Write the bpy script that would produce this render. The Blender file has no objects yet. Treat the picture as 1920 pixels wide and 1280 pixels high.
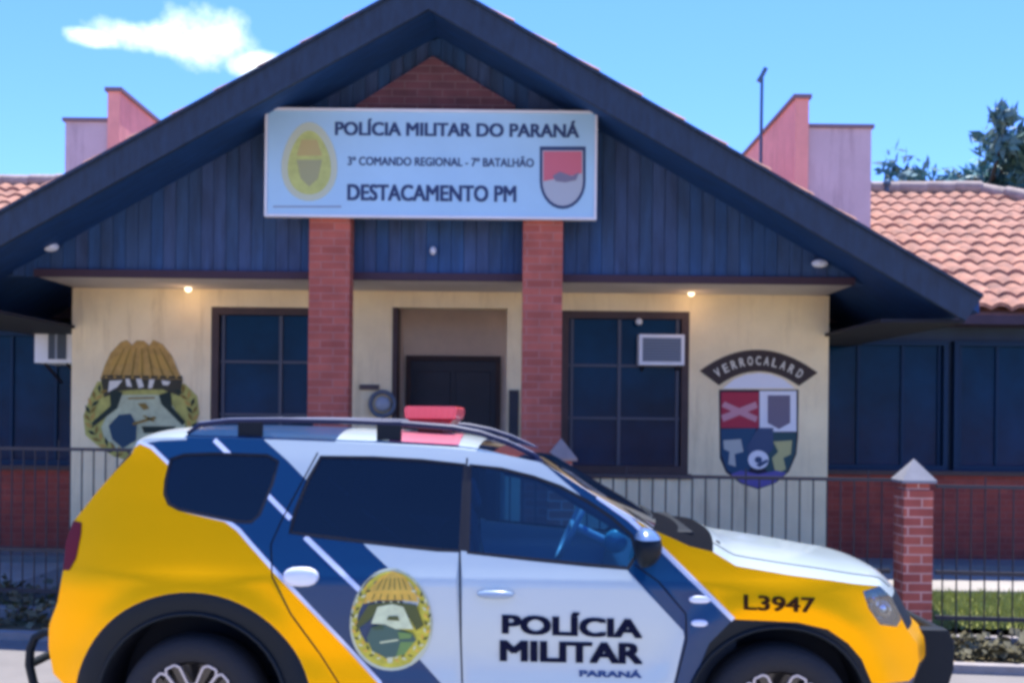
import bpy, bmesh, math, random
from mathutils import Vector, Matrix, Euler
from mathutils.geometry import delaunay_2d_cdt
random.seed(7)
R = math.radians
# ------------------------------------------------------------------ camera, sky, sun, exposure
CAMH, F, ROLL = 1.72, 2100.0, R(0.6)
scn = bpy.context.scene
C = scn.collection
cd = bpy.data.cameras.new('camera'); cam = bpy.data.objects.new('camera', cd); C.objects.link(cam)
cam.location = (0, 0, CAMH); cam.rotation_euler = (math.pi/2, -ROLL, 0)
cd.sensor_width = 36; cd.lens = 36*F/1920; cd.shift_y = 140/1920; cd.clip_start = 0.05; cd.clip_end = 3000
scn.camera = cam
scn.view_settings.view_transform = 'Standard'; scn.view_settings.look = 'None'
scn.view_settings.gamma = 1; scn.view_settings.exposure = 1.12
scn.cycles.filter_width = 3.6
scn.cycles.max_bounces = 8; scn.cycles.use_denoising = True
SUN_EL, SUN_AZ = R(73), R(14)          # azimuth from +Y (behind the station) towards +X
w = bpy.data.worlds.new('World'); scn.world = w; w.use_nodes = True
nt = w.node_tree; N = nt.nodes; L = nt.links
bg = N['Background']; sky = N.new('ShaderNodeTexSky'); sky.sky_type = 'NISHITA'; sky.sun_disc = False
sky.sun_elevation = SUN_EL; sky.sun_rotation = SUN_AZ
sky.air_density = 1.0; sky.dust_density = 0.3; sky.ozone_density = 2.2
bg.inputs['Strength'].default_value = 0.15
tc = N.new('ShaderNodeTexCoord')
# a single bright cumulus low over the roof, and faint veils, by direction in the sky
mp = N.new('ShaderNodeMapping'); mp.vector_type = 'POINT'
mp.inputs['Location'].default_value = (1.9, 0, -2.62); mp.inputs['Scale'].default_value = (6.6, 0.0, 13.5)
L.new(tc.outputs['Generated'], mp.inputs['Vector'])
nz = N.new('ShaderNodeTexNoise'); nz.inputs['Scale'].default_value = 26; nz.inputs['Detail'].default_value = 7; nz.inputs['Roughness'].default_value = .6
L.new(tc.outputs['Generated'], nz.inputs['Vector'])
def mth(op, a, b=None, clamp=False):
    n = N.new('ShaderNodeMath'); n.operation = op; n.use_clamp = clamp
    for i, v in enumerate((a, b)):
        if v is None: continue
        if isinstance(v, (int, float)): n.inputs[i].default_value = v
        else: L.new(v, n.inputs[i])
    return n.outputs[0]
sep = N.new('ShaderNodeSeparateXYZ'); L.new(tc.outputs['Generated'], sep.inputs[0])
def blob(cx, cz, rx, rz):
    a = mth('DIVIDE', mth('SUBTRACT', sep.outputs[0], cx), rx); b = mth('DIVIDE', mth('SUBTRACT', sep.outputs[2], cz), rz)
    return mth('SUBTRACT', 1.0, mth('ADD', mth('MULTIPLY', a, a), mth('MULTIPLY', b, b)))
m = mth('MAXIMUM', blob(-.288, .3035, .062, .0155), mth('MAXIMUM', blob(-.2535, .3055, .042, .028), blob(-.218, .290, .034, .013)))
m = mth('MAXIMUM', m, blob(-.336, .298, .026, .009))
m = mth('MULTIPLY', m, mth('GREATER_THAN', sep.outputs[1], 0.0))
m = mth('ADD', m, mth('MULTIPLY', mth('SUBTRACT', nz.outputs['Fac'], .5), 2.3))
m = mth('POWER', mth('MULTIPLY', m, .8, True), 1.3)
m = mth('MULTIPLY', m, mth('MULTIPLY', mth('GREATER_THAN', sep.outputs[1], 0.0), mth('LESS_THAN', mth('ABSOLUTE', mth('ADD', sep.outputs[0], .27)), .16)))
vz = mth('LESS_THAN', mth('ABSOLUTE', mth('SUBTRACT', sep.outputs[2], .295)), .045); m = mth('MULTIPLY', m, vz)
hsv = N.new('ShaderNodeHueSaturation'); hsv.inputs['Hue'].default_value = .485; hsv.inputs['Saturation'].default_value = 1.05; hsv.inputs['Value'].default_value = 1.0
L.new(sky.outputs[0], hsv.inputs['Color'])
mix = N.new('ShaderNodeMix'); mix.data_type = 'RGBA'; L.new(m, mix.inputs['Factor'])
mul = N.new('ShaderNodeMix'); mul.data_type = 'RGBA'; mul.blend_type = 'MULTIPLY'; mul.inputs['Factor'].default_value = 1
mul.inputs['B'].default_value = (.395, .54, 1.08, 1); L.new(hsv.outputs[0], mul.inputs['A'])
L.new(mul.outputs['Result'], mix.inputs['A']); mix.inputs['B'].default_value = (6.6, 7.2, 7.8, 1)
L.new(mix.outputs['Result'], bg.inputs['Color'])
sd = bpy.data.lights.new('sun', 'SUN'); sd.energy = 4.2; sd.angle = R(.5); sd.color = (1, .96, .9)
so = bpy.data.objects.new('sun', sd); C.objects.link(so)
sdir = Vector((math.sin(SUN_AZ)*math.cos(SUN_EL), math.cos(SUN_AZ)*math.cos(SUN_EL), math.sin(SUN_EL)))
so.rotation_euler = sdir.to_track_quat('Z', 'Y').to_euler(); so.location = sdir*50

# ------------------------------------------------------------------ measuring helpers
def ray(px, py):
    dx, dy = px-960, py-780; c, s = math.cos(ROLL), math.sin(ROLL)
    return Vector(((dx*c+dy*s)/F, 1, (dx*s-dy*c)/F))
def P(px, py, d):
    r = ray(px, py); return Vector((0, 0, CAMH)) + r*d
def XZ(px, py, d):
    p = P(px, py, d); return (p.x, p.z)
# ------------------------------------------------------------------ materials
MATS = {}
def mat(name, col, rough=.6, metal=0, coat=0, var=0, vscale=3, bump=0, bscale=40, spec=.5, emit=0, stretch=(1, 1, 1), alt=None):
    if name in MATS: return MATS[name]
    m = bpy.data.materials.new(name); m.use_nodes = True; t = m.node_tree; b = t.nodes['Principled BSDF']
    b.inputs['Base Color'].default_value = (*col, 1); b.inputs['Roughness'].default_value = rough
    b.inputs['Metallic'].default_value = metal; b.inputs['Coat Weight'].default_value = coat; b.inputs['Coat Roughness'].default_value = .04
    b.inputs['Specular IOR Level'].default_value = spec
    if emit: b.inputs['Emission Color'].default_value = (*col, 1); b.inputs['Emission Strength'].default_value = emit
    if var or bump:
        g = t.nodes.new('ShaderNodeTexCoord'); mp = t.nodes.new('ShaderNodeMapping'); mp.inputs['Scale'].default_value = stretch
        t.links.new(g.outputs['Object'], mp.inputs['Vector'])
    if var:
        n = t.nodes.new('ShaderNodeTexNoise'); n.inputs['Scale'].default_value = vscale; n.inputs['Detail'].default_value = 8; n.inputs['Roughness'].default_value = .65
        t.links.new(mp.outputs[0], n.inputs['Vector'])
        r = t.nodes.new('ShaderNodeValToRGB'); r.color_ramp.elements[0].position = .3; r.color_ramp.elements[1].position = .7
        a = alt if alt else tuple(c*(1-var) for c in col); h = tuple(min(1, c*(1+var*.6)) for c in col)
        r.color_ramp.elements[0].color = (*a, 1); r.color_ramp.elements[1].color = (*h, 1)
        t.links.new(n.outputs['Fac'], r.inputs[0]); t.links.new(r.outputs[0], b.inputs['Base Color'])
    if bump:
        n2 = t.nodes.new('ShaderNodeTexNoise'); n2.inputs['Scale'].default_value = bscale; n2.inputs['Detail'].default_value = 4
        t.links.new(mp.outputs[0], n2.inputs['Vector'])
        bp = t.nodes.new('ShaderNodeBump'); bp.inputs['Strength'].default_value = bump; bp.inputs['Distance'].default_value = .02
        t.links.new(n2.outputs['Fac'], bp.inputs['Height']); t.links.new(bp.outputs[0], b.inputs['Normal'])
    MATS[name] = m; return m
def brick_mat(name, c1, c2, mortar, bw=.23, bh=.07):
    m = mat(name, c1, .85); t = m.node_tree; b = t.nodes['Principled BSDF']
    g = t.nodes.new('ShaderNodeNewGeometry'); s = t.nodes.new('ShaderNodeSeparateXYZ'); t.links.new(g.outputs['Position'], s.inputs[0])
    a = t.nodes.new('ShaderNodeMath'); a.operation = 'ADD'; t.links.new(s.outputs[0], a.inputs[0]); t.links.new(s.outputs[1], a.inputs[1])
    cb = t.nodes.new('ShaderNodeCombineXYZ'); t.links.new(a.outputs[0], cb.inputs[0]); t.links.new(s.outputs[2], cb.inputs[1])
    k = t.nodes.new('ShaderNodeTexBrick'); t.links.new(cb.outputs[0], k.inputs['Vector'])
    k.inputs['Color1'].default_value = (*c1, 1); k.inputs['Color2'].default_value = (*c2, 1); k.inputs['Mortar'].default_value = (*mortar, 1)
    k.inputs['Scale'].default_value = 1; k.inputs['Brick Width'].default_value = bw; k.inputs['Row Height'].default_value = bh
    k.inputs['Mortar Size'].default_value = .007; k.inputs['Mortar Smooth'].default_value = .3; k.inputs['Bias'].default_value = 0
    n = t.nodes.new('ShaderNodeTexNoise'); n.inputs['Scale'].default_value = 6; n.inputs['Detail'].default_value = 8; t.links.new(g.outputs['Position'], n.inputs['Vector'])
    mx = t.nodes.new('ShaderNodeMix'); mx.data_type = 'RGBA'; mx.blend_type = 'MULTIPLY'; mx.inputs['Factor'].default_value = .55
    t.links.new(k.outputs['Color'], mx.inputs['A']); t.links.new(n.outputs['Fac'], mx.inputs['B'])
    hv = t.nodes.new('ShaderNodeHueSaturation'); hv.inputs['Value'].default_value = 1.35; t.links.new(mx.outputs['Result'], hv.inputs['Color'])
    t.links.new(hv.outputs[0], b.inputs['Base Color'])
    bp = t.nodes.new('ShaderNodeBump'); bp.inputs['Strength'].default_value = .6; bp.inputs['Distance'].default_value = .01; bp.invert = True
    t.links.new(k.outputs['Fac'], bp.inputs['Height']); t.links.new(bp.outputs[0], b.inputs['Normal'])
    return m
def glass_mat(name, tint, refl=.06, rough=.02):
    m = bpy.data.materials.new(name); m.use_nodes = True; t = m.node_tree; t.nodes.clear(); MATS[name] = m
    o = t.nodes.new('ShaderNodeOutputMaterial'); tr = t.nodes.new('ShaderNodeBsdfTransparent'); tr.inputs[0].default_value = (*tint, 1)
    gl = t.nodes.new('ShaderNodeBsdfGlossy'); gl.inputs['Roughness'].default_value = rough; gl.inputs['Color'].default_value = (.9, .95, 1, 1)
    fr = t.nodes.new('ShaderNodeFresnel'); fr.inputs['IOR'].default_value = 1.5
    ad = t.nodes.new('ShaderNodeMath'); ad.operation = 'ADD'; ad.use_clamp = True; ad.inputs[1].default_value = refl; t.links.new(fr.outputs[0], ad.inputs[0])
    mx = t.nodes.new('ShaderNodeMixShader'); t.links.new(ad.outputs[0], mx.inputs[0]); t.links.new(tr.outputs[0], mx.inputs[1]); t.links.new(gl.outputs[0], mx.inputs[2])
    t.links.new(mx.outputs[0], o.inputs[0]); return m
M = {}
M['brick'] = brick_mat('red_brick', (.50, .125, .085), (.36, .085, .06), (.44, .17, .14))
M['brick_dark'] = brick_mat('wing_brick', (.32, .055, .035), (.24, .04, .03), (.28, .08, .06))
M['postbrick'] = brick_mat('post_brick', (.50, .12, .075), (.34, .075, .055), (.62, .34, .28), .20, .068)
M['cream'] = mat('cream_plaster', (.93, .75, .46), .9, var=.16, vscale=1.3, bump=.2, bscale=60)
def grime(m, col=(.45, .38, .3), z0=.15, z1=1.3, amt=.5):      # rain streaks and splash dirt, with a shape of their own
    t = m.node_tree; b = t.nodes['Principled BSDF']; src = b.inputs['Base Color'].links[0].from_socket
    g = t.nodes.new('ShaderNodeNewGeometry'); mp = t.nodes.new('ShaderNodeMapping'); mp.inputs['Scale'].default_value = (5, 5, .5); t.links.new(g.outputs['Position'], mp.inputs[0])
    n = t.nodes.new('ShaderNodeTexNoise'); n.inputs['Scale'].default_value = 1.4; n.inputs['Detail'].default_value = 9; n.inputs['Roughness'].default_value = .7; t.links.new(mp.outputs[0], n.inputs[0])
    r_ = t.nodes.new('ShaderNodeMapRange'); r_.inputs['From Min'].default_value = .52; r_.inputs['From Max'].default_value = .78; r_.inputs['To Max'].default_value = amt; t.links.new(n.outputs['Fac'], r_.inputs[0])
    x = t.nodes.new('ShaderNodeMix'); x.data_type = 'RGBA'; x.blend_type = 'MULTIPLY'; t.links.new(r_.outputs[0], x.inputs['Factor']); t.links.new(src, x.inputs['A']); x.inputs['B'].default_value = (*col, 1)
    t.links.new(x.outputs['Result'], b.inputs['Base Color'])
grime(M['cream'])
M['ceil'] = mat('porch_ceiling_paint', (.62, .55, .5), .9, var=.1)
M['recess'] = mat('entrance_plaster', (.85, .70, .56), .9, var=.12)
M['soffit'] = mat('painted_soffit_wood', (.006, .055, .19), .75, var=.35, vscale=4, stretch=(1, 6, 1))
M['fascia'] = mat('fascia_wood', (.013, .031, .062), .7, var=.4, vscale=5, stretch=(4, 1, 1))
M['woodframe'] = mat('dark_frame_wood', (.05, .025, .024), .6, var=.3, vscale=8)
M['darkdoor'] = mat('dark_door_wood', (.014, .016, .03), .5, var=.3, vscale=5)
M['wingframe'] = mat('wing_frame_wood', (.008, .03, .07), .6, spec=.2)
M['muntin'] = mat('grey_metal_bar', (.055, .06, .085), .5)
M['pane'] = mat('dark_window_glass', (.0005, .026, .07), .12, spec=.12, var=.5, vscale=1.2)
M['curtain'] = mat('room_dark', (.01, .02, .035), .9)
M['pink'] = mat('pink_parapet_plaster', (.60, .48, .50), .9, var=.12, vscale=2, bump=.1)
M['salmon'] = mat('salmon_parapet_plaster', (.88, .38, .32), .9, var=.16, vscale=2, bump=.1)
grime(M['pink'], (.5, .42, .45), amt=.7); grime(M['salmon'], (.5, .4, .4), amt=.7)
M['cap'] = mat('parapet_cap', (.2, .15, .17), .8)
M['tile'] = mat('clay_roof_tile', (.40, .18, .115), .85, var=.5, vscale=5, bump=.3, bscale=30, alt=(.17, .085, .065))
M['ridge'] = mat('ridge_mortar', (.38, .30, .26), .9, var=.3, vscale=8)
M['white'] = mat('white_enamel', (.78, .78, .8), .45, var=.08)
M['board'] = mat('sign_board_face', (.40, .64, .80), .5, var=.05, vscale=2)
M['navy'] = mat('navy_lettering', (.02, .045, .13), .5)
M['metal'] = mat('painted_iron', (.02, .018, .028), .5, var=.3, vscale=20)
M['pole'] = mat('mast_metal', (.05, .12, .2), .5)
M['concrete'] = mat('concrete_paving', (.20, .185, .175), .9, var=.18, vscale=1.3, bump=.2, bscale=50)
M['kerb'] = mat('kerb_stone', (.30, .27, .26), .9, var=.2, vscale=5, bump=.3)
M['asphalt'] = mat('road_paving', (.50, .43, .35), .85, var=.3, vscale=8, bump=.4, bscale=120)
M['soil'] = mat('dry_soil', (.16, .10, .06), .95, var=.5, vscale=3, bump=.5, bscale=30, alt=(.10, .11, .04))
M['grassland'] = mat('turf', (.24, .26, .06), .95, var=.4, vscale=4, bump=.5, bscale=60)
M['blade'] = mat('grass_blades', (.36, .38, .10), .7, var=.4, vscale=3)
M['leaf'] = mat('tree_leaves', (.09, .24, .25), .6, var=.55, vscale=.7)
M['leaf2'] = mat('dense_tree_leaves', (.05, .15, .13), .6, var=.5, vscale=.7)
M['bark'] = mat('bark', (.07, .06, .05), .9, var=.3)
M['lamp'] = mat('lamp_white', (.75, .78, .85), .3)
M['bulb'] = mat('lit_bulb', (1, .85, .6), .4, emit=1.3)
M['shrub'] = mat('shrub_leaves', (.15, .135, .07), .7, var=.6, vscale=4)
# car
M['yellow'] = mat('yellow_car_paint', (1.0, .44, .0), .38, metal=.5, coat=.0, spec=.1)
M['blue'] = mat('blue_car_paint', (.0, .036, .11), .35, coat=.35, spec=.3)
M['cwhite'] = mat('white_car_paint', (.47, .55, .55), .3, coat=.7)
M['stripe'] = mat('white_reflective_stripe', (.66, .72, .85), .35, coat=.5)
M['clad'] = mat('black_plastic_cladding', (.002, .007, .013), .6, spec=.25)
M['seam'] = mat('panel_gap', (.01, .012, .02), .8)
M['tyre'] = mat('tyre_rubber', (.010, .011, .015), .8, bump=.2, bscale=60)
M['rimdark'] = mat('rim_black_enamel', (.006, .006, .01), .3, coat=.5)
M['rimlight'] = mat('machined_alloy', (.42, .42, .48), .35, metal=.7)
M['red'] = mat('red_lens', (.95, .10, .12), .25, coat=.5)
M['redrefl'] = mat('painted_red_reflection', (.6, .14, .2), .4, coat=.6)
M['tail'] = mat('tail_lamp_red', (.12, .004, .006), .35, coat=.1, spec=.2)
M['chrome'] = mat('lamp_reflector', (.75, .8, .88), .12, metal=1)
M['tint'] = glass_mat('tinted_car_glass', (.004, .03, .09), .02)
M['clear'] = glass_mat('clear_car_glass', (.24, .52, .72), .03)
M['lens'] = glass_mat('headlamp_lens', (.6, .75, .9), .1)
M['trim'] = mat('cabin_trim', (.03, .045, .07), .7)
M['seatm'] = mat('seat_fabric', (.012, .02, .035), .8)
M['wheelgrey'] = mat('steering_wheel_grey', (.35, .4, .48), .4)
M['gold'] = mat('badge_gold', (.72, .44, .05), .5, var=.2, vscale=20)
M['wreath'] = mat('badge_yellow_green', (.58, .52, .04), .5, var=.3, vscale=18)
M['wreathp'] = mat('painted_yellow_green', (.48, .44, .11), .8, var=.3, vscale=12)
M['goldp'] = mat('painted_gold', (.50, .30, .08), .8, var=.3, vscale=14)
M['pale'] = mat('badge_pale_green', (.62, .70, .42), .5, var=.2, vscale=20)
M['dgreen'] = mat('badge_dark_green', (.03, .08, .04), .5)
M['teal'] = mat('badge_teal', (.04, .11, .09), .5)
M['mgreen'] = mat('badge_mid_green', (.13, .26, .07), .5)
M['dblue'] = mat('badge_dark_blue', (.015, .05, .13), .5)
M['brown'] = mat('badge_brown', (.03, .014, .01), .6)
M['creamp'] = mat('painted_cream', (.75, .70, .58), .8)
M['redp'] = mat('crest_red', (.42, .03, .06), .8)
M['pinkp'] = mat('crest_pink', (.60, .28, .32), .8)
M['greyp'] = mat('crest_grey', (.18, .15, .2), .8)
M['whitep'] = mat('crest_white', (.8, .78, .8), .8)
M['purple'] = mat('crest_purple', (.12, .10, .32), .8)
M['signred'] = mat('sign_crest_red', (.62, .14, .18), .5)
M['signgrey'] = mat('sign_crest_grey', (.42, .46, .5), .5)
M['signyel'] = mat('sign_badge_yellow', (.52, .56, .16), .5, var=.2, vscale=12)
M['signyel2'] = mat('sign_badge_rim', (.52, .58, .42), .5)
M['numink'] = mat('brown_black_lettering', (.04, .012, .002), .6, spec=.1)
M['terracotta'] = mat('cast_concrete_cap', (.22, .22, .24), .8, var=.15, vscale=9)
M['postcap'] = mat('ochre_cast_cap', (.34, .24, .20), .85, var=.15, vscale=9)

# ------------------------------------------------------------------ mesh helpers
class MB:
    def __init__(s): s.v = []; s.f = []; s.m = []; s.sm = []
    def add(s, vs, fs, mi=0, smooth=False):
        o = len(s.v); s.v += [tuple(v) for v in vs]
        for f in fs: s.f.append(tuple(i+o for i in f)); s.m.append(mi); s.sm.append(smooth)
    def box(s, x0, x1, y0, y1, z0, z1, mi=0):
        vs = [(x, y, z) for x in (x0, x1) for y in (y0, y1) for z in (z0, z1)]
        s.add(vs, [(0, 1, 3, 2), (4, 6, 7, 5), (0, 4, 5, 1), (2, 3, 7, 6), (0, 2, 6, 4), (1, 5, 7, 3)], mi)
    def obox(s, p, q, w, h, mi=0, up=(0, 0, 1)):      # bar from p to q
        p, q = Vector(p), Vector(q); a = (q-p).normalized(); sd = a.cross(Vector(up))
        if sd.length < 1e-4: sd = a.cross(Vector((1, 0, 0)))
        sd.normalize(); u = sd.cross(a).normalized()
        vs = [b+sd*i*w/2+u*j*h/2 for b in (p, q) for i, j in ((-1, -1), (1, -1), (1, 1), (-1, 1))]
        s.add(vs, [(3, 2, 1, 0), (4, 5, 6, 7), (0, 1, 5, 4), (1, 2, 6, 5), (2, 3, 7, 6), (3, 0, 4, 7)], mi)
    def tube(s, pts, r, n=10, mi=0, close=False):
        pts = [Vector(p) for p in pts]; K = len(pts); rr = r if isinstance(r, (list, tuple)) else [r]*K; vs = []; prev = None
        for i, p in enumerate(pts):
            if close: a = pts[(i+1) % K]-pts[i-1]
            else: a = pts[min(i+1, K-1)]-pts[max(i-1, 0)]
            a.normalize(); ref = prev if prev else (Vector((0, 0, 1)) if abs(a.z) < .9 else Vector((1, 0, 0)))
            e = ref-a*ref.dot(a); e.normalize(); prev = e; g = a.cross(e)
            vs += [p+(e*math.cos(2*math.pi*k/n)+g*math.sin(2*math.pi*k/n))*rr[i] for k in range(n)]
        fs = []
        for i in range(K if close else K-1):
            for k in range(n):
                A, B = i*n, ((i+1) % K)*n; fs.append((A+k, A+(k+1) % n, B+(k+1) % n, B+k))
        s.add(vs, fs, mi, True)
        if not close: s.add(vs[:n], [tuple(range(n-1, -1, -1))], mi); s.add(vs[-n:], [tuple(range(n))], mi)
    def lathe(s, prof, cx, cy, cz, axis='y', n=40, mi=0):    # prof: (along, radius)
        vs = []
        for a, r in prof:
            for k in range(n):
                t = 2*math.pi*k/n; c, d = r*math.cos(t), r*math.sin(t)
                vs.append((cx+c, cy+a, cz+d) if axis == 'y' else (cx+c, cy+d, cz+a))
        fs = []
        for i in range(len(prof)-1):
            for k in range(n):
                q = (i*n+k, i*n+(k+1) % n, (i+1)*n+(k+1) % n, (i+1)*n+k); fs.append(q)
        s.add(vs, fs, mi, True)
    def prism(s, pts, y0, y1, mi=0):                  # outline in x,z pushed from y0 to y1
        n = len(pts); vs = [(x, y0, z) for x, z in pts]+[(x, y1, z) for x, z in pts]
        s.add(vs, [tuple(range(n)), tuple(range(2*n-1, n-1, -1))]+[((i+1) % n, i, i+n, (i+1) % n+n) for i in range(n)], mi)
    def obj(s, name, mats, parent=None, bevel=0, fix=True):
        me = bpy.data.meshes.new(name); me.from_pydata(s.v, [], s.f); me.update()
        if not isinstance(mats, (list, tuple)): mats = [mats]
        for m in mats: me.materials.append(m)
        me.polygons.foreach_set('material_index', s.m); me.polygons.foreach_set('use_smooth', s.sm)
        if fix:
            bm = bmesh.new(); bm.from_mesh(me); bmesh.ops.recalc_face_normals(bm, faces=bm.faces); bm.to_mesh(me); bm.free()
        o = bpy.data.objects.new(name, me); C.objects.link(o)
        if bevel:
            b = o.modifiers.new('bevel', 'BEVEL'); b.width = bevel; b.segments = 2; b.limit_method = 'ANGLE'; b.angle_limit = R(40)
        if parent: attach(o, parent)
        return o
def attach(o, parent):
    o.parent = parent
    if not parent.get('_local'):
        o.matrix_parent_inverse = (Matrix.Translation(WL[parent.name])).inverted()
WL = {}
def empty(name, loc, label, cat, group=None, kind=None):
    o = bpy.data.objects.new(name, None); C.objects.link(o); o.location = loc; o.empty_display_size = .2
    WL[o.name] = Vector(loc); o['label'] = label; o['category'] = cat
    if group: o['group'] = group
    return o
def tag(o, label, cat, group=None):
    o['label'] = label; o['category'] = cat
    if group: o['group'] = group
    return o
def struct(o, kind='structure'): o['kind'] = kind; return o
def sub(o, parent):      # mesh under a mesh part: world vertices, parents stay at identity
    o.parent = parent; return o
TEXT_LAYERS = [1]
def textverts(body, bold=0.0):
    cu = bpy.data.curves.new('lettering', 'FONT'); cu.body = body; cu.resolution_u = 4; cu.offset = 0; cu.align_x = 'LEFT'
    o = bpy.data.objects.new('lettering_tmp', cu); C.objects.link(o)
    dg = bpy.context.evaluated_depsgraph_get(); me = bpy.data.meshes.new_from_object(o.evaluated_get(dg))
    vs = [(v.co.x, v.co.y) for v in me.vertices]; fs = [tuple(p.vertices) for p in me.polygons]
    bpy.data.objects.remove(o); bpy.data.curves.remove(cu); bpy.data.meshes.remove(me)
    if bold > 0:      # heavier face: the same glyphs struck four times, slightly shifted
        n = len(vs); e = bold*1.25; v0 = list(vs); f0 = list(fs); vs = []; fs = []
        for q, (dx, dy) in enumerate(((e, e*.6), (-e, e*.6), (e, -e*.6), (-e, -e*.6), (0, 0))):
            vs += [(x+dx, y+dy) for x, y in v0]; fs += [tuple(i+q*n for i in f) for f in f0]
    x0 = min(v[0] for v in vs); x1 = max(v[0] for v in vs); y0 = min(v[1] for v in vs); y1 = max(v[1] for v in vs)
    TEXT_LAYERS[0] = 5 if bold > 0 else 1
    return [((x-x0)/(x1-x0), (y-y0)/(y1-y0)) for x, y in vs], fs
def poly(mb, pts, d, mi=0):         # flat painted shape on a wall plane y = d, outline measured in photo pixels
    mb.add([P(x, y, d) for x, y in pts], [tuple(range(len(pts)))], mi)
def ell(cx, cy, rx, ry, n=28, a0=0): return [(cx+rx*math.cos(a0+2*math.pi*k/n), cy+ry*math.sin(a0+2*math.pi*k/n)) for k in range(n)]

# ------------------------------------------------------------------ ground
def sheet(name, pts, z, m):
    mb = MB(); mb.add([(x, y, z) for x, y in pts], [tuple(range(len(pts)))]); return struct(mb.obj(name, m, fix=False))
def edge(x, off): return off-.113*(x+3.7)            # the street line runs slightly oblique
def strip(name, o0, o1, z, m, thick=None, x0=-60, x1=60):
    mb = MB()
    p = [(x0, edge(x0, o0)), (x1, edge(x1, o0)), (x1, edge(x1, o1)), (x0, edge(x0, o1))]
    if thick is None: mb.add([(x, y, z) for x, y in p], [(0, 1, 2, 3)])
    else:
        vs = [(x, y, z-thick) for x, y in p]+[(x, y, z) for x, y in p]
        mb.add(vs, [(3, 2, 1, 0), (4, 5, 6, 7), (0, 1, 5, 4), (1, 2, 6, 5), (2, 3, 7, 6), (3, 0, 4, 7)])
    return struct(mb.obj(name, m))
sheet('ground', [(-900, -900), (900, -900), (900, 1400), (-900, 1400)], -.02, mat('red_earth', (.46, .27, .15), .95, var=.35, vscale=.8, bump=.3))
strip('road', -12, 7.9, 0.0, M['asphalt'])
mb = MB(); vs = [(-60, 6.9), (60, 6.9), (60, edge(60, 8.35)), (-60, edge(-60, 8.35))]; mb.add([(x, y, .01) for x, y in vs], [(0, 1, 2, 3)])
struct(mb.obj('sidewalk', M['concrete'], fix=False))
strip('kerb', 8.35, 8.45, .07, M['kerb'], .09)
strip('verge', 8.45, 9.2, .05, M['soil'], .07)
# yard in front of the station
mb = MB(); mb.add([(-30, 9.0, .06), (30, 9.0, .06), (30, 10.7, .06), (-30, 10.7, .06)], [(0, 1, 2, 3)])
lawn = mb.obj('lawn', M['grassland'], fix=False); struct(lawn)
mb = MB(); mb.box(-30, 30, 10.7, 13.2, -.01, .10)
struct(mb.obj('yard_path', mat('yard_concrete', (.34, .31, .28), .9, var=.15, vscale=1.5)))
# near shade of grass blades and ragged weeds
mb = MB()
for i in range(15000):
    x = random.uniform(2.2, 6.5); y = random.uniform(8.95, 10.7); h = random.uniform(.03, .10); a = random.uniform(0, 6.28); dx, dy = .008*math.cos(a), .008*math.sin(a)
    lx, ly = random.uniform(-.03, .03), random.uniform(-.03, .03)
    mb.add([(x-dx, y-dy, .055), (x+dx, y+dy, .055), (x+lx, y+ly, .055+h)], [(0, 1, 2)])
struct(mb.obj('grass', M['blade'], fix=False), 'stuff')
mb = MB()
for i in range(9000):
    side = random.random() < .6
    x = random.uniform(-6.5, -3.3) if side else random.uniform(3.1, 6.5)
    y = random.uniform(edge(x, 8.5), edge(x, 10.0 if side else 8.9)); n = math.sin(x*5+1.3)*math.sin(y*6+x*2)
    if n < -.1 and random.random() < .8: continue
    if side and random.random() < .45: continue
    h = random.uniform(.03, .22)*(1 if side else .6); a = random.uniform(0, 6.28); ww = random.uniform(.01, .035); dx, dy = ww*math.cos(a), ww*math.sin(a); zz = random.uniform(.06, .07+h)
    mb.add([(x-dx, y-dy, zz), (x+dx, y+dy, zz+.01), (x+dx+dy, y+dy-dx, zz+ww*1.4), (x-dx+dy, y-dy-dx, zz+ww*1.2)], [(0, 1, 2, 3)])
struct(mb.obj('weeds', M['shrub'], fix=False), 'stuff')

# ------------------------------------------------------------------ the station
XC = -0.72                                            # roof axis
WD, GD, PD, FD, WING = 11.2, 10.3, 10.0, 9.2, 12.6    # wall, gable, pillars, fascia, wings
st = empty('police_station', (XC, WD, .1), 'low cream station with wide dark gable, brick pillars and tiled wings', 'building')
xl, xr = -4.41, 3.16
ZC = P(960, 528, GD).z                                # porch ceiling height
zf = .16
# porch floor
mb = MB(); mb.box(-4.5, 3.3, 9.75, 13.0, 0, zf); mb.box(3.3, 9, 12.0, 13.2, 0, .17); mb.box(-11, -4.5, 12.0, 13.2, 0, .17)
mb.obj('floor_slab', M['concrete'], st)
# cream wall with window and door openings
def wx(px): return P(px, 700, WD).x
wz0, wz1 = P(1170, 887, WD).z, P(1170, 583, WD).z
lw = (wx(395), wx(632)); rw = (wx(1052), wx(1292)); dr = (wx(735), wx(950)); dz1 = P(842, 577, WD).z
cols = [xl, lw[0], lw[1], dr[0], dr[1], rw[0], rw[1], xr]
mb = MB(); T = .22
for i in range(7):
    a, b = cols[i], cols[i+1]
    if i in (1, 5): mb.box(a, b, WD, WD+T, zf, wz0); mb.box(a, b, WD, WD+T, wz1, ZC)
    elif i == 3: mb.box(a, b, WD, WD+T, dz1, ZC)
    else: mb.box(a, b, WD, WD+T, zf, ZC)
mb.box(xl, xl+T, WD+T, WING+.2, zf, ZC); mb.box(xr-T, xr, WD+T, WING+.2, zf, ZC)
mb.obj('porch_wall', M['cream'], st)
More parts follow.
